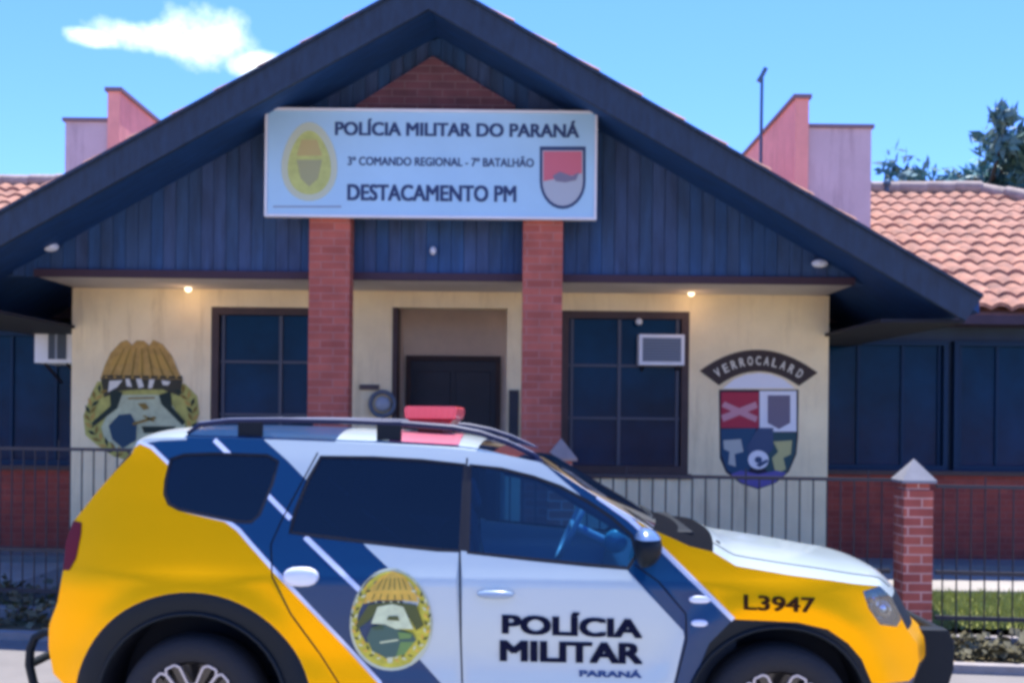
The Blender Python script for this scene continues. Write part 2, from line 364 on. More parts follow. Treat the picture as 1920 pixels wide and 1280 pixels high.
# entrance recess
mb = MB(); RD = 12.35
mb.box(dr[0]-.02, dr[1]+.02, RD, RD+.1, zf, ZC); mb.box(dr[0]-.1, dr[0], WD+T, RD, zf, ZC); mb.box(dr[1], dr[1]+.1, WD+T, RD, zf, ZC)
mb.box(dr[0]-.1, dr[1]+.1, WD+T, RD+.1, ZC-.02, ZC+.05)
mb.obj('entrance_recess', M['recess'], st)
mb = MB(); mb.box(dr[0]+.001, dr[0]+.05, WD-.005, WD+.3, zf, dz1-.001); mb.obj('door_jamb', M['woodframe'], st)
da, db = P(770, 700, RD).x, P(930, 700, RD).x; dzt = P(850, 676, RD).z
mb = MB()
mb.box(da, db, RD-.03, RD-.002, zf, dzt)
dm = (da+db)/2
for a, b in ((da+.06, dm-.03), (dm+.03, db-.06)):
    for z0, z1 in ((zf+.15, zf+.9), (zf+1.0, dzt-.12)): mb.box(a, b, RD-.045, RD-.03, z0, z1)
door = mb.obj('door', M['darkdoor'], st, .004)
mb = MB(); mb.box(da-.05, da, RD-.06, RD-.001, zf, dzt+.05); mb.box(db, db+.05, RD-.06, RD-.001, zf, dzt+.05); mb.box(da, db, RD-.06, RD-.001, dzt, dzt+.05)
sub(mb.obj('door_frame', M['woodframe']), door)
mb = MB(); mb.tube([(dm+.06, RD-.05, 1.15), (dm+.06, RD-.09, 1.15), (dm+.16, RD-.09, 1.15)], .012); sub(mb.obj('handle', M['chrome']), door)
# windows
def window(x0, x1, z0, z1, yv, vx, hz, parent, fm=None, pm=None, fw=.075, bm_=None):
    fm = fm or M['woodframe']; pm = pm or M['pane']
    mb = MB(); y0, y1 = yv-.015, yv+.09
    mb.box(x0, x0+fw, y0, y1, z0, z1); mb.box(x1-fw, x1, y0, y1, z0, z1)
    mb.box(x0+fw, x1-fw, y0, y1, z0, z0+fw); mb.box(x0+fw, x1-fw, y0, y1, z1-fw, z1)
    wn = mb.obj('window', fm, parent)
    mb = MB(); mb.box(x0+fw, x1-fw, yv+.055, yv+.065, z0+fw, z1-fw); sub(mb.obj('pane', pm), wn)
    mb = MB()
    for x in vx: mb.box(x-.016, x+.016, yv+.028, yv+.054, z0+fw, z1-fw)
    for z in hz: mb.box(x0+fw, x1-fw, yv+.032, yv+.053, z-.012, z+.012)
    for s in (x0+fw+.02, x1-fw-.05): mb.box(s, s+.03, yv+.03, yv+.052, z0+fw, z1-fw)
    sub(mb.obj('glazing_bar', bm_ or M['muntin']), wn)
    mb = MB(); mb.box(x0-.03, x1+.03, yv-.05, yv-.016, z0-.05, z0+.001); sub(mb.obj('sill', fm), wn)
    return wn
hz = [P(1170, 685, WD).z, P(1170, 784, WD).z]
window(lw[0], lw[1], wz0, wz1, WD+.02, [wx(524)], hz, st)
window(rw[0], rw[1], wz0, wz1, WD+.02, [wx(1162)], hz, st)
# porch ceiling
mb = MB(); mb.box(-4.38, 3.12, GD-.06, WD+.001+1.3, ZC, ZC+.05)
mb.obj('porch_ceiling', M['ceil'], st)
# gable roof
hw, slope = 4.57, .566
zap = P(806, -38, FD).z
def zr(x): return zap-slope*abs(x-XC)
mb = MB(); th = .10
for s in (-1, 1):
    e = XC+s*hw
    mb.add([(XC, FD+.05, zap), (e, FD+.05, zr(e)), (e, 17.2, zr(e)), (XC, 17.2, zap), (XC, FD+.05, zap-th), (e, FD+.05, zr(e)-th), (e, 17.2, zr(e)-th), (XC, 17.2, zap-th)],
           [(0, 1, 2, 3), (4, 5, 6, 7), (0, 4, 5, 1), (2, 6, 7, 3), (1, 5, 6, 2)])
groof = mb.obj('gable_roof', M['soffit'], st)
mb = MB(); fh = .24                                    # barge boards, one prism per slope
for s in (-1, 1):
    e = XC+s*hw
    c_ = e-s*.13; pts = [(XC, zap+.02), (e, zr(e)+.02), (c_, zr(c_)-fh), (XC, zap-fh)]
    mb.prism(pts, FD, FD+.048)
    pts = [(XC, zap+.05), (e, zr(e)+.05), (e, zr(e)+.021), (XC, zap+.021)]; mb.prism(pts, FD-.03, FD+.05)
sub(mb.obj('barge_board', M['fascia']), groof)
mb = MB()
for s_ in (-1, 1):
    n = 42; cols_ = []
    for i in range(n*6+1):
        y = FD-.02+(17.2-FD)*i/(n*6); h = .03+.04*abs(math.sin(math.pi*i/6)); cols_.append((y, h))
    rws = 13; vs = []
    for r_ in range(rws):
        for e_ in (0, 1):
            t = (r_+e_)/rws; x = XC+s_*(hw+.03)*t
            vs += [(x, y, zr(x)+h+(.0 if e_ else .0)+(.03 if e_ else 0)) for y, h in cols_]
    m_ = n*6+1
    for r_ in range(rws):
        o_ = 2*r_*m_; mb.add(vs[o_:o_+2*m_], [(i, i+1, m_+i+1, m_+i) for i in range(m_-1)])
sub(mb.obj('roof_tiles', M['tile'], fix=False), groof)
# boarded gable wall made of upright planks
mb = MB(); x = XC-4.45; i = 0
ZB = ZC+.0
while x < XC+4.4:
    w_ = .115; x1 = x+w_-.005; zt = min(zr(x), zr(x1))-th-.01
    if zt > ZB+.02:
        yo = random.uniform(0, .003)
        mb.add([(x, GD-.02+yo, ZB+.001), (x1, GD-.02+yo, ZB+.001), (x1, GD-.02+yo, zr(x1)-th-.001), (x, GD-.02+yo, zr(x)-th-.001),
                (x, GD+.02, ZB+.001), (x1, GD+.02, ZB+.001), (x1, GD+.02, zr(x1)-th-.001), (x, GD+.02, zr(x)-th-.001)],
               [(0, 1, 2, 3), (7, 6, 5, 4), (0, 4, 5, 1), (1, 5, 6, 2), (3, 7, 4, 0)], random.choice((0, 0, 1, 2)))
    x += w_; i += 1
mb.add([(XC-4.45, GD+.03, ZB), (XC+4.4, GD+.03, ZB), (XC, GD+.03, zap-th)], [(0, 1, 2)], 0)
gw = [mat('gable_board_a', (.026, .07, .165), .7, var=.45, vscale=3, stretch=(4, 1, .6)), mat('gable_board_b', (.036, .075, .175), .7, var=.45, vscale=3, stretch=(4, 1, .6)), mat('gable_board_c', (.018, .07, .185), .7, var=.4, vscale=3, stretch=(4, 1, .6))]
mb.obj('gable_boarding', gw, st)
mb = MB(); mb.box(-4.38, 3.12, GD-.075, GD-.026, ZB-.005, ZB+.062); mb.obj('edge_trim', mat('maroon_trim', (.045, .02, .035), .7), st)
# brick triangle at the peak
mb = MB(); a = XZ(812, 108, GD-.05); b = XZ(668, 200, GD-.05); c = XZ(966, 200, GD-.05)
mb.prism([a, c, (c[0], c[1]-.3), (b[0], b[1]-.3), b], GD-.09, GD-.03)
mb.obj('peak_brickwork', brick_mat('peak_brick', (.20, .08, .10), (.14, .06, .08), (.22, .13, .15)), st)
# brick pillars
for a, b in ((578, 655), (979, 1054)):
    x0, x1 = P(a, 600, PD).x, P(b, 600, PD).x
    mb = MB(); zt = P(800, 212, PD).z
    mb.box(x0, x1, PD, PD+.24, 0, zt)
    mb.obj('brick_pillar', M['brick'], st, .006)
# gable side undersides / wing walls
ZW = P(1850, 600, WING).z
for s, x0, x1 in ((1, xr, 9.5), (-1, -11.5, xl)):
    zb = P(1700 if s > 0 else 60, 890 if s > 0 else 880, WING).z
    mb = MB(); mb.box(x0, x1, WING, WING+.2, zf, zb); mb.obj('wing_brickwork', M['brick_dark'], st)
    mb = MB(); mb.box(x0, x1, WING-.05, WING+.02, zb, zb+.05); mb.obj('wing_sill', M['woodframe'], st)
    mb = MB(); mb.box(x0, x1, WING+.12, WING+.2, zb+.05, P(1850, 580, 12.25).z-.06); mb.obj('wing_wall', mat('wing_dark_panelling', (.012, .035, .07), .6, var=.35, vscale=2), st)
    n = 4; w1 = 1.5
    for k in range(n):
        a = (x0+.25+k*(w1+.07)) if s > 0 else (x1-.25-(k+1)*w1-k*.07)
        window(a, a+w1, zb+.06, P(1850, 640, WING).z, WING+.03, [a+.5, a+1.0], [], st, M['wingframe'], M['pane'], .05, M['wingframe'])
# tiled wing roofs: real barrel tiles in courses
def tiled(x0, x1, y0, y1, z0, rise, hip, name, parent, s=1):
    pr, row = .215, .40; L_ = math.hypot(y1-y0, rise); nr = int(L_/row); mb = MB(); nx = int((x1-x0)/pr*6)
    for r in range(nr+1):
        jig = [random.uniform(-.012, .014) for _ in range(int((x1-x0)/pr)+2)]
        vs = []
        for e in (0, 1):
            t = min(1, (r+e*1.06)*row/L_)
            for i in range(nx+1):
                x = x0+(x1-x0)*i/nx; ph = (x-x0)/pr; j = jig[int(ph)]
                if hip:
                    lim = hip-(1-t)*-(y1-y0) if s > 0 else hip-(1-t)*(y1-y0)
                    xx = min(x, lim) if s > 0 else max(x, lim)
                else: xx = x
                h = .045*abs(math.sin(math.pi*ph))+(.035 if e == 0 else 0)+j
                vs.append((xx, y0+(y1-y0)*t+(j if e == 0 else 0), z0+rise*t+h))
        fs = [(i, i+1, nx+2+i, nx+1+i) for i in range(nx)]
        mb.add(vs, fs, 0, False)
        # front lip of each course
        if True:
            lo = [(v[0], v[1]+.004, v[2]-.045) for v in vs[:nx+1]]
            mb.add(vs[:nx+1]+lo, [(i+1, i, nx+1+i, nx+2+i) for i in range(nx)], 0)
    return mb.obj(name, M['tile'], parent, fix=False)
ey, ez = 12.25, P(1850, 580, 12.25).z
ry = 17.0; rz = P(1750, 362, ry).z
hipx = P(1838, 355, ry).x
mb = MB()
rr = tiled(3.3, 11.8, ey, ry, ez, rz-ez, hipx, 'wing_roof', st, 1)
rl = tiled(-14, -4.6, ey, ry, P(60, 560, ey).z, P(60, 348, ry).z-P(60, 560, ey).z, None, 'wing_roof', st, -1)
for ro, a, b, c in ((rr, (3.3, ry, rz+.05), (hipx, ry, rz+.05), (hipx+4.75, ey, ez+.05)), (rl, (-14, ry, P(60, 348, ry).z+.05), (-4.6, ry, P(60, 348, ry).z+.05), None)):
    mb = MB()
    for p, q in ((a, b),)+(((b, c),) if c else ()):
        p, q = Vector(p), Vector(q); n = int((q-p).length/.38)
        for k in range(n):
            u, v = p.lerp(q, k/n), p.lerp(q, (k+1)/n); jz = random.uniform(-.01, .02)
            mb.tube([u+Vector((0, 0, .02+jz)), v+Vector((0, 0, .005+jz))], [.10, .115], 10)
    sub(mb.obj('ridge_tile', M['ridge']), ro)
mb = MB()
BK = mb
mb.add([(3.3, ey+.02, ez-.05), (11.8, ey+.02, ez-.05), (11.8, ry, rz-.06), (3.3, ry, rz-.06)], [(0, 1, 2, 3)])
mb.add([(3.3, ry, rz), (hipx, ry, rz), (hipx+4.75, 21.7, ez), (3.3, 21.7, ez)], [(0, 1, 2, 3)])
mb.add([(hipx, ry, rz), (hipx+4.75, ey, ez), (hipx+4.75, 21.7, ez)], [(0, 1, 2)])
mb.obj('roof_back_slope', M['tile'], st)
mb = MB(); mb.add([(-14, ry, rz), (-4.6, ry, rz), (-4.6, 21.7, ez), (-14, 21.7, ez)], [(0, 1, 2, 3)])
mb.obj('roof_back_slope', M['tile'], st)
eb = mat('eave_wood', (.045, .025, .045), .7, var=.3)
for x0, x1, dz in ((3.3, 11.8, 0), (-14, -4.6, .045)):
    mb = MB(); mb.box(x0, x1, ey, ey+.03, ez-.16-dz, ez-.055-dz*.6); mb.box(x0, x1, ey+.03, WING+.2, ez-.16-dz, ez-.13-dz); mb.obj('eave_board', eb, st)
# side soffits closing the gap between gable and wings, shade put into their colour
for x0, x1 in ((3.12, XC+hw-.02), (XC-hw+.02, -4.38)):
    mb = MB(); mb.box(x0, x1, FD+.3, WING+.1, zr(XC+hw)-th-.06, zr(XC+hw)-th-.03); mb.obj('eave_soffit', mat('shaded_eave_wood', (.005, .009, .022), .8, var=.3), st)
# parapets: fin wall running back and lower block beside it
def parapet(s):
    d = 14.0
    if s > 0: xf, xb = P(1517, 185, d).x, P(1637, 238, d).x; zt, zb_ = P(1505, 185, d).z, P(1580, 238, d).z; xi = P(1492, 185, d).x
    else: xf, xb = P(202, 172, d).x, P(119, 226, d).x; zt, zb_ = P(210, 172, d).z, P(160, 226, d).z; xi = P(225, 172, d).x
    mb = MB(); a, b = min(xf, xi), max(xf, xi)
    mb.box(a, b, d, 17.6, 3.0, zt); fin = mb.obj('parapet_fin', M['salmon'], st)
    mb = MB(); mb.box(a-.03, b+.03, d-.03, 17.63, zt, zt+.05); sub(mb.obj('coping', M['cap']), fin)
    mb = MB(); a, b = (xf+.002, xb) if s > 0 else (xb, xf-.002)
    mb.box(a, b, d+.06, 17.4, 3.0, zb_); blk = mb.obj('parapet_block', M['pink'], st)
    mb = MB(); mb.box(a-(.03 if s < 0 else 0), b+(.03 if s > 0 else 0), d+.03, 17.43, zb_, zb_+.045); sub(mb.obj('coping', M['cap']), blk)
parapet(1); parapet(-1)

# ------------------------------------------------------------------ sign over the entrance
SD = 9.93
sg = empty('sign_board', P(808, 407, SD), 'large white sign board with blue lettering hung across the brick pillars under the gable', 'sign')
p0, p1 = P(504, 209, SD), P(1113, 409, SD)
mb = MB(); mb.box(p0.x, p1.x, SD-.03, SD+.06, p1.z, p0.z); mb.obj('panel', M['board'], sg, .004)
mb = MB(); e = .022
mb.box(p0.x-e, p1.x+e, SD-.045, SD+.03, p0.z, p0.z+e); mb.box(p0.x-e, p1.x+e, SD-.045, SD+.03, p1.z-e, p1.z)
mb.box(p0.x-e, p0.x, SD-.045, SD+.03, p1.z, p0.z); mb.box(p1.x, p1.x+e, SD-.045, SD+.03, p1.z, p0.z)
mb.obj('frame', M['white'], sg)
SF = SD-.034
def walltext(name, s, x0, x1, yt, yb, d, m, parent, bold=.012):
    vs, fs = textverts(s, bold); a, b = P(x0, yb, d), P(x1, yt, d)
    tl, bl, br = P(x0, yt, d), P(x0, yb, d), P(x1, yb+.0, d)
    k_ = len(vs)//TEXT_LAYERS[0]; mb = MB(); mb.add([(bl.x+(br.x-bl.x)*u, d-.0006*(i//k_), bl.z+(br.z-bl.z)*0+(tl.z-bl.z)*v) for i, (u, v) in enumerate(vs)], fs)
    return mb.obj(name, m, parent, fix=False)
walltext('lettering', 'POLÍCIA MILITAR DO PARANÁ', 628, 1086, 222, 254, SF, M['navy'], sg, .03)
walltext('lettering', '3º COMANDO REGIONAL - 7º BATALHÃO', 652, 1001, 290, 310, SF, M['navy'], sg, .02)
walltext('lettering', 'DESTACAMENTO PM', 651, 968, 345, 376, SF, M['navy'], sg, .03)
mb = MB(); poly(mb, [(512, 386), (640, 386), (640, 389), (512, 389)], SF, 0); mb.obj('underline', mat('sign_thin_line', (.25, .3, .4), .5), sg, fix=False)
mb = MB()
egg = [(580+52*math.cos(t)*(1-.16*math.sin(-t)), 303+74*math.sin(t)) for t in [2*math.pi*k/30 for k in range(30)]]
egg2 = [(580+40*math.cos(t)*(1-.2*math.sin(-t)), 305+60*math.sin(t)) for t in [2*math.pi*k/30 for k in range(30)]]
poly(mb, egg, SF, 0); poly(mb, egg2, SF-.003, 1)
poly(mb, [(566, 262), (594, 262), (604, 292), (556, 292)], SF-.006, 2)
poly(mb, [(556, 300), (604, 300), (596, 335), (580, 350), (564, 335)], SF-.006, 3)
mb.obj('emblem', [M['signyel2'], M['signyel'], mat('sign_badge_gold', (.50, .40, .14), .5), mat('sign_badge_olive', (.36, .36, .17), .5)], sg, fix=False)
def shield(x0, x1, y0, y1, k=.45, n=14):
    cx, rx = (x0+x1)/2, (x1-x0)/2; ym = y0+(y1-y0)*k
    return [(x0, y0), (x1, y0), (x1, ym)]+[(cx+rx*math.cos(t), ym+(y1-ym)*math.sin(t)) for t in [math.pi*i/n for i in range(1, n)]]+[(x0, ym)]
mb = MB()
poly(mb, shield(1012, 1098, 275, 392, .55), SF, 0); poly(mb, shield(1017, 1093, 282, 386, .55), SF-.003, 1)
poly(mb, [(1019, 284), (1091, 284), (1091, 325), (1019, 340)], SF-.006, 2)
poly(mb, [(1036, 330), (1050, 322), (1072, 330), (1086, 323), (1080, 338), (1060, 342), (1042, 340)], SF-.009, 3)
mb.obj('crest', [M['navy'], M['signgrey'], M['signred'], mat('sign_crest_dark', (.2, .18, .25), .5)], sg, fix=False)  # last colour is the dark figure across the crest

# ------------------------------------------------------------------ painted emblems on the cream wall
E0 = WD-.004
def q5(x, y): return (130+x/4, 580+y/4)
em = MB()
def e5(pts, mi, k): poly(em, [q5(x, y) for x, y in pts], E0-.003*k, mi)
e5([(210, 540), (160, 640), (105, 800), (120, 940), (200, 1010), (330, 1100), (520, 1150), (720, 1130), (860, 1050), (930, 900), (975, 780), (960, 650), (870, 560), (600, 520)], 0, 0)
e5([(385, 245), (430, 228), (470, 268), (505, 232), (560, 235), (600, 270), (630, 228), (700, 262), (770, 350), (815, 460), (850, 530), (232, 520), (265, 420), (310, 325)], 1, 1)
e5([(235, 515), (850, 525), (830, 650), (700, 600), (520, 600), (380, 610), (260, 660)], 2, 2)
e5([(360, 640), (720, 640), (800, 760), (870, 870), (830, 980), (600, 1080), (380, 1060), (260, 960), (240, 880)], 3, 2)
e5([(300, 600), (400, 620), (360, 740), (190, 870), (165, 850), (310, 720)], 4, 3)
e5([(670, 640), (760, 610), (770, 730), (870, 840), (850, 870), (690, 710)], 4, 3)
e5([(370, 790), (460, 780), (505, 860), (500, 980), (400, 1040), (320, 970), (295, 870)], 5, 4)
e5([(540, 875), (800, 875), (760, 925), (560, 925)], 4, 4)
e5([(510, 705), (570, 700), (600, 740), (560, 755)], 6, 4)
e5([(300, 535), (400, 530), (360, 580), (290, 620)], 7, 4); e5([(420, 520), (450, 520), (470, 580), (430, 575)], 7, 4)
e5([(500, 520), (540, 520), (560, 580), (520, 590)], 7, 4); e5([(600, 525), (640, 525), (620, 590), (590, 590)], 7, 4); e5([(690, 530), (760, 540), (740, 570), (700, 565)], 7, 4)
e5([(530, 330), (555, 330), (565, 470), (515, 470)], 8, 3); e5([(600, 330), (700, 340), (790, 470), (640, 430)], 8, 3); e5([(330, 360), (470, 300), (460, 400), (300, 430)], 8, 3)
def spray(cx, cy, rx, ry, a0, a1, n, L_, W_):       # small leaves set along an arc
    out = []
    for i in range(n):
        a = R(a0+(a1-a0)*i/(n-1)); x, y = cx+rx*math.cos(a), cy+ry*math.sin(a)
        for sd in (-1, 1):
            t = a+math.pi/2*(1 if a1 > a0 else -1)+sd*.6; ux, uy = math.cos(t), math.sin(t)
            out.append([(x, y), (x+ux*L_*.5-uy*W_, y+uy*L_*.5+ux*W_), (x+ux*L_, y+uy*L_), (x+ux*L_*.5+uy*W_, y+uy*L_*.5-ux*W_)])
    return out
for k, pl in enumerate(spray(540, 800, 385, 300, 100, 215, 12, 74, 13)+spray(540, 800, 385, 300, 80, -35, 12, 74, 13)): e5(pl, (8, 4, 6)[k % 3], 2.2+.05*k)
for k in range(7):
    x0 = 300+k*80; e5([(x0, 505), (x0+14, 505), (540+(x0-540)*.55+8, 290), (540+(x0-540)*.55, 290)], 6, 3.6)
e5([(250, 492), (845, 500), (848, 520), (246, 512)], 2, 3.8)
for k in range(9): e5(ell(275+k*66, 506, 9, 9, 8), 8, 4.6)
for pl in ([(470, 850), (640, 800), (655, 815), (480, 868)], [(560, 790), (640, 830), (630, 842), (552, 800)], [(620, 930), (760, 980), (750, 1000), (612, 945)], [(440, 660), (640, 655), (640, 667), (440, 672)]): e5(pl, 6, 5.2)
o = em.obj('painted_emblem', [M['wreathp'], M['goldp'], mat('emblem_band', (.05, .045, .025), .8), mat('emblem_pale', (.52, .55, .34), .8, var=.2, vscale=14), mat('emblem_green', (.015, .03, .02), .8), mat('emblem_blue', (.02, .06, .10), .8), mat('emblem_ochre', (.25, .16, .03), .8), M['creamp'], mat('emblem_bright_gold', (.52, .31, .07), .8)], fix=False)
tag(o, 'painted gold and green emblem with a domed helmet on the cream wall', 'emblem')
cr = empty('painted_crest', P(1422, 915, E0), 'painted quartered shield under a black arched banner on the cream wall near the corner', 'emblem')
def q6(x, y): return (1300+x/4.266, 640+y/4.266)
def c6(mb, pts, mi, k): poly(mb, [q6(x, y) for x, y in pts], E0-.003*k, mi)
mb = MB()
c6(mb, [(205, 385), (842, 385), (838, 760), (825, 900), (765, 1040), (660, 1130), (520, 1180), (380, 1135), (262, 1045), (212, 930)], 0, 0)
c6(mb, [(222, 405), (525, 405), (525, 690), (222, 690)], 1, 1)
c6(mb, ((222, 590), (500, 480), (515, 530), (240, 640)), 2, 2); c6(mb, ((225, 520), (250, 480), (515, 600), (500, 645)), 2, 3)
c6(mb, [(530, 395), (825, 395), (825, 720), (530, 720)], 3, 1); c6(mb, [(595, 430), (775, 430), (775, 650), (685, 700), (595, 650)], 4, 2)
c6(mb, [(222, 700), (500, 690), (470, 1000), (380, 1100), (270, 1030), (225, 900)], 5, 1)
c6(mb, [(580, 720), (825, 730), (815, 890), (755, 1030), (650, 1110), (560, 1000)], 6, 1)
c6(mb, [(420, 850), (520, 690), (640, 690), (640, 860), (600, 900), (460, 900)], 7, 2)
c6(mb, ell(520, 945, 82, 75), 3, 3); c6(mb, ell(520, 945, 30, 26), 7, 4); c6(mb, [(500, 985), (590, 940), (600, 960), (530, 1005)], 7, 5)
c6(mb, [(240, 790), (380, 780), (400, 880), (330, 900), (340, 1000), (280, 980), (290, 880), (245, 860)], 8, 2)
c6(mb, [(640, 800), (790, 790), (780, 900), (720, 930), (740, 1020), (660, 1060), (630, 930), (680, 880)], 9, 2)
c6(mb, [(300, 1060), (380, 1030), (520, 1060), (660, 1030), (745, 1050), (650, 1130), (520, 1172), (385, 1128)], 10, 3)
mb.obj('shield', [mat('crest_outline', (.015, .012, .03), .8), M['redp'], M['pinkp'], M['whitep'], M['greyp'], mat('crest_teal', (.02, .07, .14), .8), mat('crest_green', (.03, .08, .09), .8), M['dblue'], mat('crest_figure', (.45, .46, .42), .8), mat('crest_yellow_green', (.5, .46, .2), .8), M['purple']], cr, fix=False)
mb = MB(); c6(mb, [(235, 375), (330, 300), (420, 265), (520, 252), (620, 262), (720, 300), (815, 375)], 0, 0); mb.obj('lunette', M['whitep'], cr, fix=False)
def qb(a, b, c, t): return ((1-t)**2*a[0]+2*t*(1-t)*b[0]+t*t*c[0], (1-t)**2*a[1]+2*t*(1-t)*b[1]+t*t*c[1])
outer = [qb((50, 235), (515, -110), (995, 250), i/20) for i in range(21)]; inner = [qb((205, 350), (520, 125), (845, 355), i/20) for i in range(21)]
mb = MB(); c6(mb, outer+inner[::-1], 0, 1); ban = mb.obj('banner', M['brown'], cr, fix=False)
mb = MB(); word = 'VERROCALARD'
for i, ch in enumerate(word):
    t = .085+.83*i/(len(word)-1); o_ = qb((50, 235), (515, -110), (995, 250), t); n_ = qb((205, 350), (520, 125), (845, 355), t)
    tt = (t+.02); o2 = qb((50, 235), (515, -110), (995, 250), tt)
    ang = math.atan2(o2[1]-o_[1], o2[0]-o_[0]); cx, cy = (o_[0]+n_[0])/2, (o_[1]+n_[1])/2
    vs, fs = textverts(ch, .02); hh, ww = 70, 42; k_ = len(vs)//TEXT_LAYERS[0]
    mb.add([P(*q6(cx+(u-.5)*ww*math.cos(ang)+(v-.5)*hh*math.sin(ang), cy+(u-.5)*ww*math.sin(ang)-(v-.5)*hh*math.cos(ang)), E0-.008-.0005*(i_//k_)) for i_, (u, v) in enumerate(vs)], fs)
sub(mb.obj('lettering', M['creamp'], fix=False), ban)

# ------------------------------------------------------------------ air conditioners, lamps, mast
def aircon(x0, x1, z0, z1, y, label, mz):
    root = empty('air_conditioner', ((x0+x1)/2, y+.2, z0), label, 'air conditioner')
    mb = MB(); mb.box(x0, x1, y, y+.45, z0, z1); mb.obj('casing', M['white'], root, .008)
    mb = MB(); f = .035; mb.box(x0+f, x1-f, y-.006, y-.001, z0+f, z1-f, 0)
    n = 9
    for i in range(n):
        z = z0+f+(z1-z0-2*f)*(i+.5)/n; mb.box(x0+f, x1-f, y-.014, y-.006, z-.006, z+.004, 1)
    mb.obj('grille', [mat('grille_dark', (.05, .07, .10), .6), mat('grille_slat', (.28, .32, .4), .6)], root)
    for xx in (x0+.05, x1-.05): mb = MB(); mb.obox((xx, y+.1, z0-.01), (xx, y+.5, z0-.16), .02, .02); mb.obj('bracket', M['metal'], root)
    return root
a, b = P(1198, 684, WD-.12), P(1284, 627, WD-.12)
aircon(a.x, b.x, a.z, b.z, WD-.12, 'white boxy air conditioner set in the upper pane of the porch window', 0)
a, b = P(64, 680, WING-.55), P(140, 609, WING-.55)
ac2 = empty('air_conditioner', (a.x, WING-.3, a.z), 'white air conditioner with open dark side vents sticking out of the shaded wing wall', 'air conditioner')
mb = MB(); mb.box(a.x, b.x, WING-.55, WING, a.z, b.z); mb.obj('casing', M['white'], ac2, .008)
mb = MB(); q = P(90, 640, WING-.56).x; q2 = P(124, 640, WING-.56).x
mb.box(q, q2, WING-.556, WING-.551, a.z+.04, b.z-.02, 0)
for i in (.45,): mb.box(q+(q2-q)*i-.012, q+(q2-q)*i+.012, WING-.562, WING-.556, a.z+.04, b.z-.02, 1)
mb.obj('grille', [mat('grille_dark', (.05, .07, .10), .6), MATS['grille_slat']], ac2)
for xa_, xb_ in ((b.x-.1, b.x), (a.x+.1, a.x+.1)): mb = MB(); mb.obox((xa_, WING-.5, a.z-.01), (xb_, WING-.05, a.z-.2), .025, .025); mb.obj('bracket', M['metal'], ac2)

def bulkhead(px, py, d, w, h, label, cat='lamp', yback=None):
    p = P(px, py, d); root = empty('wall_lamp', p, label, cat, None)
    mb = MB(); mb.lathe([(-.05, .004), (-.045, h*.5), (-.02, h*.9), (0, h)], 0, 0, 0, 'y', 18)
    mb.v = [(p.x+x*w/h/1.0, p.y+y, p.z+z) for x, y, z in mb.v]; mb.obj('lamp_glass', M['lamp'], root)
    mb = MB(); mb.box(p.x-w*.5, p.x+w*.5, p.y, (yback or p.y+.03), p.z-h*.3, p.z+h*.3); mb.obj('base', M['metal'], root)
    return root
bulkhead(95, 463, GD-.1, .075, .045, 'white oval lamp under the gable above the left end of the porch ceiling', yback=GD-.02)
bulkhead(1537, 494, GD-.1, .075, .04, 'white oval lamp under the gable above the painted crest side of the porch', yback=GD-.02)
bulkhead(812, 470, GD-.06, .03, .04, 'tiny pale round lamp on the dark boarding between the two brick pillars', yback=GD-.02)
bulkhead(1690, 610, WING-.3, .035, .045, 'tiny pale lamp on the shaded wing above the brick gate post', yback=WING-.2)
bulkhead(28, 580, WING-.3, .05, .07, 'pale lamp on the shaded wing wall beside the air conditioner', yback=WING-.2)
p = P(1198, 603, WD-.05); bulkhead(1198, 603, WD-.06, .035, .035, 'small white round disc added for a reflection on the porch window just above the air conditioner', yback=WD)  # disc added for a bright reflection in the window, built like the lamps
for px, py, lab in ((353, 543, 'small lit porch spotlight on the ceiling edge above the gold painted emblem'), (1296, 551, 'small lit porch spotlight above the window corner near the painted crest')):
    p = P(px, py, WD-.12); root = empty('spotlight', p, lab, 'lamp')
    mb = MB(); mb.lathe([(0, .004), (.012, .026), (.03, .034), (.05, .03)], p.x, p.y, p.z-.025, 'z', 16); mb.obj('bulb', M['bulb'], root)
    ld = bpy.data.lights.new('spotlight_glow', 'POINT'); ld.energy = .35; ld.color = (1, .62, .32); ld.shadow_soft_size = .04
    lo = bpy.data.objects.new('spotlight_glow', ld); C.objects.link(lo); lo.location = p+Vector((0, -.12, -.12)); attach(lo, root)
    mb = MB(); mb.lathe([(.0, .032), (.03, .04), (max(.04, ZC-p.z-.02), .04)], p.x, p.y, p.z+.022, 'z', 16); mb.obj('holder', M['white'], root)
p = P(1790, 575, FD+.25); root = empty('floodlight', p, 'small white floodlight tilted under the lower tip of the gable roof', 'lamp')
mb = MB(); mb.obox((p.x-.075, p.y, p.z-.012), (p.x+.075, p.y, p.z+.012), .07, .045); mb.obj('housing', M['lamp'], root, .01)
mb = MB(); mb.obox(p, (p.x, p.y, zr(p.x)-th), .015, .015); mb.obj('bracket', M['metal'], root)
# mast
p = P(1425, 300, 15.0); t_ = P(1429, 128, 15.0); root = empty('antenna_mast', (p.x, 15, 3.6), 'thin dark antenna mast standing behind the roof next to the salmon parapet', 'mast')
mb = MB(); mb.tube([(p.x, 15, 3.2), (t_.x, 15, t_.z-.12)], .022); mb.obj('pole', M['pole'], root)
mb = MB(); mb.tube([(t_.x-.05, 15, t_.z-.18), (t_.x+.0, 15, t_.z-.1), (t_.x+.05, 15, t_.z)], .03); mb.obj('bracket', M['pole'], root)
p = P(1663, 352, 16.9); mb = MB(); mb.lathe([(0, .035), (.1, .035), (.1, .06), (.16, .055), (.18, .0)], p.x, p.y, p.z-.06, 'z', 14)
tag(mb.obj('roof_vent', M['pole']), 'stubby dark vent pipe on the tiled ridge beside the pink parapet', 'vent')
